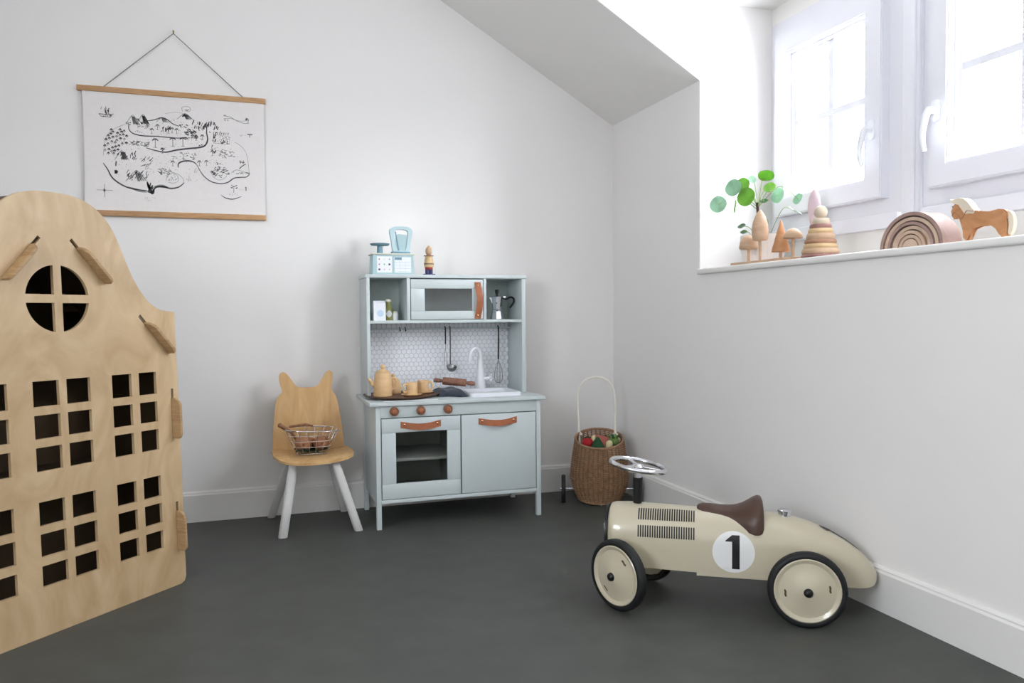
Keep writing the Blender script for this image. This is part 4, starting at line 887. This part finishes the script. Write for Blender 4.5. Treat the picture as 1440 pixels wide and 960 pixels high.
th = thing('felt_leaf', 'dark green pointed felt leaf in the middle left of the wicker trolley', 'play food', (TX-0.028, TYY-0.045, 0.245)); bm = new(); lathe(bm, [(0.040, 0), (0.034, 0.016), (0.018, 0.042), (0.005, 0.060), (0, 0.062)], 5, RZ(0.5)); bmesh.ops.bevel(bm, geom=list(bm.edges), offset=0.003, segments=2, affect='EDGES'); obj('leaf_body', bm, 'feltg', th, 60)
th = thing('felt_mushroom', 'cream felt mushroom stem standing at the front of the wicker trolley', 'play food', (TX+0.018, TYY-0.068, 0.235)); obj('stem', lathe(new(), [(0, 0), (0.012, 0), (0.013, 0.02), (0.0155, 0.036), (0.0145, 0.047), (0.008, 0.054), (0, 0.056)], 20), 'feltc', th, 60)
th = thing('felt_bean', 'long cream felt bean leaning between tomato and green leaf in the wicker trolley', 'play food', (TX-0.048, TYY-0.018, 0.262)); obj('bean', tube(new(), spline([(0.0, 0, 0.01), (0.008, 0, 0.030), (0.018, 0, 0.046)]), [0.007]*3+[0.010]*7+[0.007]*3, 10), 'feltc', th, 70)
th = thing('felt_artichoke', 'light green felt artichoke at the right inside the wicker trolley', 'play food', (TX+0.058, TYY-0.030, 0.250)); obj('heart', blob(new(), (0, 0, 0.028), 0.024, 1, 1, 1.05), 'feltl', th, 80)
for k in range(9):
    a = 2*PI*k/9; bm = new(); lathe(bm, [(0, 0), (0.008, 0.006), (0.006, 0.016), (0, 0.026)], 8, T(0.013*math.cos(a), 0.013*math.sin(a), 0.038) @ RZ(a) @ RY(0.5) @ Matrix.Diagonal((0.4, 1, 1, 1))); obj('leaf', bm, 'feltl' if k % 2 else 'feltg', th, 70)
th = thing('felt_potato', 'small cream felt ball at the right rim of the wicker trolley', 'play food', (TX+0.083, TYY-0.020, 0.268)); obj('ball', blob(new(), (0, 0, 0.012), 0.013, 1.1), 'feltc', th, 80)
th = thing('felt_spinach', 'dark green felt leaves behind the artichoke in the wicker trolley', 'play food', (TX+0.062, TYY+0.020, 0.270))
for k in range(6):
    a = 2*PI*k/6; bm = new(); lathe(bm, [(0, 0), (0.009, 0.010), (0.007, 0.024), (0, 0.036)], 8, T(0.006*math.cos(a), 0.006*math.sin(a), 0.0) @ RZ(a) @ RY(0.5) @ Matrix.Diagonal((0.3, 1, 1, 1))); obj('leaf', bm, 'feltg', th, 70)

# ------------------------------------------------------------------ ride-on car
CF = Vector((-0.84504, 0.53470, 0)); CO = Vector((-0.198, -1.653, 0))
car = thing('ride_on_car', 'cream metal ride-on racing car with number 1 roundel and black tyres', 'ride-on car', CO, math.atan2(CF.y, CF.x))
# stations: f, top z, bottom z, half width, exponent of arch
ST = [(0.5640, 0.262, 0.122, 0.064), (0.5620, 0.270, 0.118, 0.074), (0.5560, 0.278, 0.114, 0.083), (0.545, 0.2815, 0.112, 0.0865), (0.50, 0.2835, 0.112, 0.088), (0.40, 0.281, 0.110, 0.089), (0.30, 0.2775, 0.108, 0.090), (0.22, 0.277, 0.106, 0.090), (0.14, 0.276, 0.103, 0.089), (0.08, 0.272, 0.100, 0.087), (0.03, 0.2645, 0.097, 0.084), (-0.02, 0.251, 0.094, 0.079), (-0.07, 0.231, 0.090, 0.072), (-0.11, 0.208, 0.086, 0.064), (-0.145, 0.183, 0.083, 0.055), (-0.170, 0.160, 0.083, 0.045), (-0.186, 0.141, 0.087, 0.034), (-0.195, 0.124, 0.096, 0.020), (-0.198, 0.112, 0.106, 0.006)]
def station(f):
    for a, b in zip(ST, ST[1:]):
        if a[0] >= f >= b[0]:
            t = (a[0]-f)/(a[0]-b[0]); return [a[i]+(b[i]-a[i])*t for i in range(4)]
    return list(ST[0] if f > ST[0][0] else ST[-1])
def halfsec(s, n=14):
    f, zt, zb, hw = s; out = []
    rr = min(hw, (zt-zb)*0.75); sy = hw; zc_ = zt-rr
    out.append((hw*0.97, zb)); out.append((hw, zb+(zc_-zb)*0.33)); out.append((hw, zb+(zc_-zb)*0.66))
    for k in range(n+1):
        a = PI/2*k/n; out.append((sy*math.cos(a)**0.86, zc_+rr*math.sin(a)**0.95))
    return out
def surf(f, u):
    """u: 0 bottom edge .. 1 top centre on the left side; returns point and approximate normal"""
    h = halfsec(station(f)); x = u*(len(h)-1); i = min(int(x), len(h)-2); t = x-i
    return Vector((f, h[i][0]+(h[i+1][0]-h[i][0])*t, h[i][1]+(h[i+1][1]-h[i][1])*t))
def yat(f, z):
    h = halfsec(station(f))
    for (y0, z0), (y1, z1) in zip(h, h[1:]):
        if z0 <= z <= z1: return y0 + (y1-y0)*((z-z0)/(z1-z0) if z1 > z0 else 0)
    return h[0][0]
bm = new(); rings = []
fs = [s[0] for s in ST]; ff = []
for a, b in zip(fs, fs[1:]):
    n_ = max(1, int((a-b)/0.02)); ff += [a-(a-b)*k/n_ for k in range(n_)]
ff.append(fs[-1])
for f in ff:
    h = halfsec(station(f)); rings.append([Vector((f, y, z)) for y, z in h] + [Vector((f, -y, z)) for y, z in reversed(h[:-1])])
loft(bm, rings)
obj('body', bm, 'cream', car, 50)
# front grille
bm = new(); h = halfsec((0.565, 0.274, 0.118, 0.078)); prism(bm, [(y, z) for y, z in h] + [(-y, z) for y, z in reversed(h[:-1])], 0.5642, 0.572, Matrix(((0, 0, 1, 0), (1, 0, 0, 0), (0, 1, 0, 0), (0, 0, 0, 1)))); gr = obj('grille', bm, 'black', car, 40)
for k in range(7):
    bm = new(); y = -0.054+k*0.018; zt = 0.118+0.075+math.sqrt(max(0, 0.075**2-y*y))*0.9; box(bm, 0.572, 0.5755, y-0.0022, y+0.0022, 0.128, zt-0.012, 0.001); obj('grille_bar', bm, 'chrome', gr, 40)
# louvres: two rows of 24 on the visible left flank
def patch(bm, quad, off=0.0012):
    bm.faces.new([bm.verts.new(p) for p in quad])
for sd in (1, -1):
    for row, (za, zb_) in enumerate(((0.250, 0.276), (0.203, 0.236))):
        for k in range(24):
            f = 0.470 - k*(0.160/23); bm = new(); L = []
            for i in range(6):
                z = za + (zb_-za)*i/5
                z = min(z, station(f)[1]-0.004)
                y = yat(f, z); n_ = Vector((0, yat(f, z)-0.0, (z-0.195)*1.0 if z > 0.195 else 0)).normalized()
                L.append((Vector((f-0.0020, y, z)) + n_*0.0008, Vector((f+0.0020, y, z)) + n_*0.0008))
            vs = [(bm.verts.new(a), bm.verts.new(b)) for a, b in L]
            for (a, b), (c_, d_) in zip(vs, vs[1:]): bm.faces.new((a, b, d_, c_))
            for v in bm.verts: v.co.y *= sd
            obj('louver', bm, 'inkblack', car, 0)
def decal(polys, m, name, off, sd=1, parent=None):
    bm = new()
    for rows in polys:      # rows: list of (f0,f1,z)
        vs = []
        for f0, f1, z in rows:
            vs.append((bm.verts.new(Vector((f0, sd*(yat(f0, z)+off), z+off*0.5 if z > 0.2 else z))), bm.verts.new(Vector((f1, sd*(yat(f1, z)+off), z+off*0.5 if z > 0.2 else z)))))
        for (a, b), (c_, d_) in zip(vs, vs[1:]): bm.faces.new((a, b, d_, c_))
    return obj(name, bm, m, parent or car, 0)
RCF, RCZ, RR = 0.199, 0.174, 0.059
for sd in (1, -1):
    rows = []
    for k in range(33):
        a = -PI/2 + PI*k/32; w_ = RR*math.cos(a); rows.append((RCF+w_+1e-5, RCF-w_-1e-5, RCZ+RR*math.sin(a)))
    rd_ = decal([rows], 'decal', 'roundel', 0.0008, sd)
    g1 = 1 if sd == 1 else -1
    def zr(z0, z1, n_=8): return [z0+(z1-z0)*k/n_ for k in range(n_+1)]
    st1 = [(RCF+g1*0.004, RCF-g1*0.017, z) for z in zr(RCZ-0.048, RCZ+0.048)]
    fl = [(RCF+g1*(0.004+0.019*min(1, (RCZ+0.048-z)/0.016)) if z > RCZ+0.032 else RCF+g1*0.023, RCF+g1*0.003, z) for z in zr(RCZ+0.030, RCZ+0.048, 6)]
    decal([st1, fl], 'inkblack', 'number', 0.0016, sd, rd_)
# number on the sloping tail
bm = new(); vs = []
for k in range(13):
    f = -0.045 - 0.105*k/12; w_ = 0.009 if k > 1 else 0.009; z = station(f)[1]+0.0010
    vs.append((bm.verts.new((f, -w_, z-0.0006)), bm.verts.new((f, w_ + (0.016 if k == 2 else 0.010 if k == 1 else 0), z-0.0004))))
for (a, b), (c_, d_) in zip(vs, vs[1:]): bm.faces.new((a, b, d_, c_))
obj('tail_number', bm, 'inkblack', car, 0)
# sides skirt fold, saddle, cap
bm = new(); 
for sd in (1, -1): box(bm, 0.10, 0.302, sd*0.084-0.003, sd*0.084+0.003, 0.0985, 0.112, 0.001)
obj('lower_flange', bm, 'cream', car, 40)
bm = new(); rings = []
sp = [(0.302, 0.010, 0.2830, 0.276), (0.297, 0.022, 0.2880, 0.271), (0.285, 0.030, 0.2915, 0.267), (0.262, 0.037, 0.2910, 0.262), (0.235, 0.044, 0.2885, 0.256), (0.210, 0.053, 0.2880, 0.250), (0.190, 0.063, 0.2900, 0.243), (0.172, 0.073, 0.2960, 0.236), (0.155, 0.081, 0.3060, 0.229), (0.140, 0.086, 0.3160, 0.225), (0.128, 0.087, 0.3210, 0.226), (0.119, 0.083, 0.3190, 0.230), (0.114, 0.074, 0.3080, 0.240)]
for f, hw, zt, ze in sp:
    r_ = []; n_ = 20
    for k in range(n_+1):
        a = PI*k/n_; y = hw*math.cos(a); z = ze + (zt-ze)*(math.sin(a)**0.75)
        r_.append(Vector((f, y, z)))
    for k in range(n_+1):      # underside
        a = PI*(n_-k)/n_; y = (hw-0.010 if hw > 0.02 else hw*0.5)*math.cos(a); z = ze + (max(zt-0.03, 0.2705)-ze)*(math.sin(a)**0.75)
        r_.append(Vector((f, y, z)))
    rings.append(r_)
loft(bm, rings); obj('saddle', bm, 'saddle', car, 60)
bm = new(); lathe(bm, [(0, 0.012), (0.016, 0.012), (0.020, 0.0095), (0.020, 0.006), (0.0175, 0.004), (0.0175, -0.006), (0, -0.006)], 28, T(0.052, 0, 0.272) @ RY(-0.08)); obj('fuel_cap', bm, 'chrome', car, 40)
# steering
tilt = T(0.476, 0, 0.398) @ RX(0.0) @ RY(-0.16) @ RZ(0.35)
obj('steering_column', tube(new(), [(0.479, 0, 0.270), (0.477, 0, 0.361)], [0.0125, 0.0145], 16), 'black', car, 60)
obj('column_collar', tube(new(), [(0.4770, 0, 0.3612), (0.4765, 0, 0.389)], [0.0115, 0.0095], 16), 'alu', car, 60)
sw = obj('steering_wheel', tor(new(), 0.0830, 0.0078, 44, 12, tilt), 'chrome', car, 60)
obj('hub', lathe(new(), [(0, 0.006), (0.008, 0.005), (0.018, 0.001), (0.020, -0.004), (0.012, -0.008), (0, -0.008)], 24, tilt), 'chrome', sw, 50)
for k in range(3):
    a = 2*PI*k/3 + 0.6; bm = new()
    P = [tilt @ Vector((r_*math.cos(a), r_*math.sin(a), -0.001)) for r_ in (0.012, 0.045, 0.080)]; tube(bm, P, [0.0100, 0.0075, 0.0085], 10, flat=0.32, up=(tilt.to_3x3() @ Vector((0, 0, 1)))); obj('spoke', bm, 'chrome', sw, 60)
# wheels
def wheel(f, y, steer, sd, r=0.1045):
    """sd=+1: outer face to the left of the car"""
    mx = T(f, y, r) @ RZ(steer) @ RX(-PI/2*sd)
    bm = new(); prof_ = [(r-0.017, -0.012), (r-0.006, -0.014), (r-0.001, -0.009), (r, 0), (r-0.001, 0.009), (r-0.006, 0.014), (r-0.012, 0.0155), (r-0.017, 0.0135)]
    lathe(bm, prof_, 48, mx, closed=True); w = obj('wheel', bm, 'rubber', car, 50)
    bm = new(); R0 = r-0.0165
    lathe(bm, [(R0, -0.011), (R0, 0.0135), (R0-0.003, 0.0155), (R0-0.009, 0.0130), (R0-0.013, 0.0105), (R0-0.016, 0.0105), (R0*0.45, 0.0195), (0.012, 0.0290), (0, 0.0300), (0, -0.010), (R0-0.004, -0.010)], 48, mx)
    d = obj('wheel_disc', bm, 'cream', w, 30)
    obj('hub_cap', lathe(new(), [(0, 0.0390), (0.006, 0.0385), (0.0110, 0.0350), (0.0125, 0.0290), (0, 0.0290)], 20, mx), 'black', w, 50)
    for sgn in (1, -1):
        bm = new(); a0 = PI*(sgn < 0)+(0.15 if abs(steer) < 0.1 else 0.9)
        for dd, ww, ll in ((0, 0.0022, 0.020), (0.004, 0.0016, 0.008), (-0.004, 0.0016, 0.006)):
            cx_, cy_ = 0.058*math.cos(a0), 0.058*math.sin(a0); t_ = Vector((-math.sin(a0), math.cos(a0))); n2 = Vector((math.cos(a0), math.sin(a0)))
            L = []
            for s_ in (-1, 0, 1):
                p = Vector((cx_, cy_)) + t_*(s_*ll/2+dd) + n2*dd*0.4
                for q in (-1, 1):
                    pp = p + n2*q*ww; rr = pp.length; z = 0.0105 + (R0-0.016-rr)/(R0-0.016-R0*0.45)*0.009 + 0.0006
                    L.append(bm.verts.new(mx @ Vector((pp.x, pp.y, z))))
            bm.faces.new((L[0], L[1], L[3], L[2])); bm.faces.new((L[2], L[3], L[5], L[4]))
        obj('wheel_badge', bm, 'badge', w, 0)
    return w
wheel(0.008, 0.158, 0.0, 1); wheel(0.008, -0.158, 0.0, -1)
STEER = -0.66
for sd in (1, -1):
    piv = Vector((0.490, sd*0.098, 0)); d = Vector((0, sd*0.055, 0)); d.rotate(Matrix.Rotation(STEER, 3, 'Z'))
    wheel(piv.x+d.x, piv.y+d.y, STEER, sd, 0.103)
    c_ = piv+d
    obj('stub_axle', tube(new(), [(piv.x, piv.y, 0.103), (c_.x, c_.y, 0.103)], 0.006, 8), 'darksteel', car, 60)
obj('front_axle', tube(new(), [(0.490, -0.10, 0.103), (0.490, 0.10, 0.103)], 0.007, 8), 'darksteel', car, 60)
obj('rear_axle', tube(new(), [(0.008, -0.15, 0.1045), (0.008, 0.15, 0.1045)], 0.006, 8), 'darksteel', car, 60)
bm = new(); blob(bm, (0.482, 0.0885, 0.150), 0.0035, seg=8); obj('side_bolt', bm, 'darksteel', car, 60)

# ------------------------------------------------------------------ things on the sill
SZL = SILL + 0.0003
def sillthing(name, lab, cat, x, y, group=None): return thing(name, lab, cat, (x, y, SZL), 0, group)
base = obj('tree_stand', box(new(), 0.008, 0.055, -1.335, -0.985, SZL, SZL+0.010, 0.001), 'natural', None, 40); tag(base, 'long thin wooden stand under the four toy trees at the left end of the sill', 'stand')
bz = SZL+0.0102
def toytree(y, prof_, ph, rs, m, lab):
    t = thing('toy_tree', lab, 'toy tree', (0.032, y, bz), 0, 'turned wooden toy trees on the sill')
    obj('trunk', lathe(new(), [(0, 0), (rs*0.8, 0), (rs*0.8, ph), (0, ph)], 14), 'natural', t, 50); obj('crown', lathe(new(), [(r*0.67, z+ph+0.0003) for r, z in prof_], 28), m, t, 50)
toytree(-1.064, [(0, 0), (0.044, 0), (0.050, 0.004), (0.050, 0.012), (0.046, 0.028), (0.036, 0.042), (0.020, 0.051), (0, 0.054)], 0.045, 0.007, 'natural', 'low round-capped wooden toy tree, leftmost on the stand')
toytree(-1.132, [(0, 0), (0.036, 0), (0.041, 0.006), (0.044, 0.022), (0.044, 0.042), (0.038, 0.066), (0.026, 0.088), (0.012, 0.104), (0.003, 0.110), (0, 0.110)], 0.072, 0.006, 'natural', 'tallest toy tree on the stand, with a drop-shaped pale crown')
toytree(-1.248, [(0, 0), (0.045, 0), (0.046, 0.003), (0.0435, 0.012), (0.022, 0.065), (0.004, 0.108), (0, 0.110)], 0.022, 0.007, 'horse', 'pointed cone-shaped wooden toy tree on the stand')
toytree(-1.312, [(0, 0), (0.040, -0.001), (0.048, 0.002), (0.049, 0.006), (0.042, 0.018), (0.026, 0.030), (0.010, 0.035), (0, 0.036)], 0.062, 0.0075, 'natural', 'mushroom-shaped wooden toy tree at the right end of the stand')
tw = thing('stacking_tower', 'conical stacking tower of graded wooden rings on the sill', 'stacking toy', (0.050, -1.425, SZL))
zz = 0.0; 
for i, (r_, h_, m_) in enumerate([(0.084, 0.012, 'rosew'), (0.082, 0.0175, 'natural'), (0.074, 0.0150, 'yelloww'), (0.0695, 0.0145, 'brownw'), (0.062, 0.0190, 'natural'), (0.0545, 0.0165, 'yelloww'), (0.0480, 0.0140, 'rosew'), (0.0400, 0.0190, 'palew')]):
    r_ *= 0.72; obj('ring', lathe(new(), [(0, zz), (r_*0.94, zz), (r_, zz+h_*0.35), (r_*0.985, zz+h_*0.65), (r_*0.92, zz+h_-0.0003), (0, zz+h_-0.0003)], 36), m_, tw, 50); zz += h_
obj('ball', blob(new(), (0, 0, zz+0.0205), 0.0215, 1, 1, 1.0), 'palew', tw, 80)
th = sillthing('tall_toy_tree', 'slim pale pink spindle-shaped toy tree standing behind the stacking tower', 'toy tree', 0.200, -1.215); obj('trunk', lathe(new(), [(0, 0), (0.008, 0), (0.008, 0.125), (0, 0.125)], 14), 'pinktree', th); obj('crown', lathe(new(), [(0, 0.115), (0.008, 0.122), (0.016, 0.145), (0.022, 0.180), (0.0225, 0.205), (0.019, 0.232), (0.010, 0.255), (0, 0.268)], 26), 'pinktree', th, 60)
# rainbow of nested arches
rb = thing('wooden_rainbow', 'nested wooden rainbow of pale and mauve arches lying as a tunnel on the sill', 'stacking toy', (0.020, -1.817, SZL), 0.0)
Ro = [(0.109, 0.098, 'rainm'), (0.0935, 0.083, 'rainb'), (0.0795, 0.0705, 'rainm'), (0.0665, 0.0565, 'rainb'), (0.0525, 0.043, 'rainb'), (0.0395, 0.030, 'rainb'), (0.0265, 0.0, 'rainb')]
for i, (ro, ri, m_) in enumerate(Ro):
    bm = new(); sec = []
    n_ = 28; off = (0.0035, 0.001, -0.002, 0.002, 0.0, -0.002, 0.001)[i]
    pr_ = [(ro*math.cos(PI*k/n_), ro*0.90*math.sin(PI*k/n_)) for k in range(n_+1)]
    if ri: pr_ += [(ri*math.cos(PI*k/n_), ri*0.90*math.sin(PI*k/n_)) for k in range(n_, -1, -1)]
    pr_ = [(-off*0.5+a, b) for a, b in pr_]
    prism(bm, pr_, (0.0, 0.003, 0.001, 0.004, 0.0, 0.003, 0.001)[i], 0.066, Matrix(((0, 0, 1, 0), (1, 0, 0, 0), (0, 1, 0, 0), (0, 0, 0, 1)))); 
    obj('arch', bm, m_, rb, 40)
# horse, a thick sawn silhouette facing left along the sill (y decreases to the right)
hz = thing('toy_horse', 'brown wooden toy horse with cream mane and tail at the right end of the sill', 'toy horse', (0.020, -2.03, SZL))
def hp(px): return [(y+2.03, z-SILL-0.0) for y, z in px]
body_ = [(-1.951, 1.120), (-1.951, 1.108), (-1.957, 1.099), (-1.965, 1.100), (-1.971, 1.108), (-1.976, 1.098), (-1.982, 1.082), (-1.987, 1.066), (-1.992, 1.050), (-1.993, 1.0376), (-2.002, 1.0376), (-2.004, 1.055), (-2.011, 1.070), (-2.030, 1.076), (-2.055, 1.077), (-2.070, 1.074), (-2.080, 1.062), (-2.092, 1.050), (-2.094, 1.0376), (-2.108, 1.0376), (-2.108, 1.052), (-2.106, 1.068), (-2.111, 1.084), (-2.110, 1.098), (-2.100, 1.107), (-2.085, 1.110), (-2.060, 1.107), (-2.035, 1.107), (-2.015, 1.112), (-2.000, 1.128), (-1.988, 1.140), (-1.975, 1.144), (-1.962, 1.141), (-1.953, 1.132)]
YZX = Matrix(((0, 0, 1, 0), (1, 0, 0, 0), (0, 1, 0, 0), (0, 0, 0, 1)))
bm = new(); prism(bm, hp([(a, b) for a, b in body_]), 0.0, 0.019, YZX); bmesh.ops.bevel(bm, geom=[e for e in bm.edges if abs(e.verts[0].co.x-e.verts[1].co.x) < 1e-6], offset=0.0035, segments=2, affect='EDGES'); obj('horse_body', bm, 'horse', hz, 50)
mane = [(-1.948, 1.152), (-1.955, 1.149), (-1.962, 1.1495), (-1.976, 1.152), (-1.990, 1.148), (-2.003, 1.137), (-2.014, 1.122), (-2.022, 1.114), (-2.018, 1.106), (-2.006, 1.108), (-1.994, 1.108), (-1.985, 1.120), (-1.975, 1.134), (-1.960, 1.139), (-1.954, 1.142)]
bm = new(); prism(bm, hp(mane), -0.002, 0.021, YZX); obj('mane', bm, 'mane', hz, 50)
tail = spc([(-2.107, 1.100), (-2.114, 1.101), (-2.121, 1.092), (-2.125, 1.075), (-2.122, 1.055), (-2.116, 1.044), (-2.110, 1.050), (-2.112, 1.070)], 3)
bm = new(); prism(bm, hp(tail), 0.004, 0.015, YZX); obj('tail', bm, 'mane', hz, 50)
bm = new(); tube(bm, [(-0.003, y+2.03, z-SILL) for y, z in ((-1.956, 1.108), (-1.965, 1.118), (-1.985, 1.096), (-2.000, 1.116), (-2.020, 1.112))], 0.0010, 6); tube(bm, [(0.013, 0.07, 0.0985), (0.013, 0.000, 0.078), (0.010, -0.004, 0.074)], 0.0001, 4); obj('reins', bm, 'brownw', hz, 60)
bm = new(); blob(bm, (-0.001, 0.073, 0.094), 0.0016, seg=8); obj('eye', bm, 'inkblack', hz, 60)

# plant
pl = thing('potted_plant', 'green round-leaved house plant in a white ribbed pot at the left end of the sill', 'plant', (0.185, -0.945, SZL))
bm = new(); N = 72; rings = []
for rr, z in ((0.062, 0), (0.068, 0.004), (0.082, 0.060), (0.087, 0.100), (0.0865, 0.122), (0.082, 0.122), (0.080, 0.105)):
    rings.append([Vector(((rr + (0.0018 if k % 2 and 0.003 < z < 0.12 else 0))*math.cos(2*PI*k/N), (rr + (0.0018 if k % 2 and 0.003 < z < 0.12 else 0))*math.sin(2*PI*k/N), z)) for k in range(N)])
loft(bm, rings); obj('plant_pot', bm, 'pot', pl, 30)
obj('soil', lathe(new(), [(0, 0.110), (0.0795, 0.108), (0.0795, 0.1055), (0, 0.1055)], 28), 'soil', pl, 40)
bm = new(); tube(bm, spline([(0.0, 0.035, 0.108), (0.003, 0.038, 0.16), (0.0, 0.036, 0.215), (-0.005, 0.034, 0.255)]), 0.0055, 8); obj('trunk', bm, 'trunk', pl, 60)
def leaf(p, r, nrm, m, start=(0.0, 0.036, 0.235), tilt=0):
    """round cupped leaf at p facing nrm, plus its petiole"""
    p = Vector(p); n_ = Vector(nrm).normalized(); u, v = frame_axes(n_)
    bm = new(); c = bm.verts.new(p - n_*r*0.10); rg = []
    for q in (0.5, 1.0):
        rg.append([bm.verts.new(p + (u*math.cos(2*PI*k/18)*0.93 + v*math.sin(2*PI*k/18))*r*q + n_*r*0.10*(q*q-1) + n_*0.06*r*math.sin(3*2*PI*k/18)*q) for k in range(18)])
    for k in range(18):
        bm.faces.new((c, rg[0][k], rg[0][(k+1) % 18])); bm.faces.new((rg[0][k], rg[1][k], rg[1][(k+1) % 18], rg[0][(k+1) % 18]))
    bmesh.ops.solidify(bm, geom=list(bm.faces), thickness=0.0012)
    l = obj('leaf', bm, m, pl, 60)
    s = Vector(start); e = p - n_*r*0.10; mid = s.lerp(e, 0.6) + Vector((0, 0, 0.25*(e-s).length))
    obj('petiole', tube(new(), [q for q in spline([s, s.lerp(mid, 0.5)+Vector((0, 0, 0.01)), mid, e], 4)], 0.0014, 6), 'stem', l, 60)
def L(y, z, x=0.15): return (x-0.185, y+0.945, z-SZL)
leaf(L(-0.842, 1.290, .048), 0.036, (-0.62, -0.70, 0.30), 'leafp', (0, 0.036, 0.225))
leaf(L(-0.868, 1.280, .108), 0.026, (-0.8, 0.35, 0.05), 'leaf')
leaf(L(-0.860, 1.355, .105), 0.036, (-0.75, -0.6, 0.25), 'leafp')
leaf(L(-0.878, 1.365, .135), 0.030, (-0.7, -0.6, 0.3), 'leaf')
leaf(L(-0.915, 1.312, .125), 0.038, (-0.75, -0.55, 0.2), 'leaf')
leaf(L(-0.920, 1.380, .150), 0.017, (-0.3, -0.8, 0.4), 'leafp')
leaf(L(-1.020, 1.377, .14), 0.032, (-0.25, -0.25, -0.55), 'leaf')
leaf(L(-1.062, 1.297, .16), 0.029, (-0.75, -0.25, 0.15), 'leafp')
leaf(L(-1.008, 1.284, .14), 0.018, (-0.35, -0.35, 0.85), 'leafd')
leaf(L(-1.150, 1.274, .18), 0.022, (-0.6, -0.1, 0.2), 'leafp')
leaf(L(-1.165, 1.228, .16), 0.026, (0.3, -0.4, 0.75), 'leafp', (0.01, -0.02, 0.115))
leaf(L(-1.046, 1.194, .10), 0.027, (-0.65, -0.7, 0.1), 'leafd', (0.0, -0.04, 0.11))
leaf(L(-0.880, 1.203, .13), 0.017, (-0.5, -0.3, 0.75), 'leafd', (0.0, 0.045, 0.11))
leaf(L(-0.915, 1.176, .115), 0.015, (-0.4, -0.4, 0.85), 'leafd', (-0.03, 0.03, 0.11))
leaf(L(-0.960, 1.345, .20), 0.026, (-0.6, -0.5, 0.6), 'leaf')
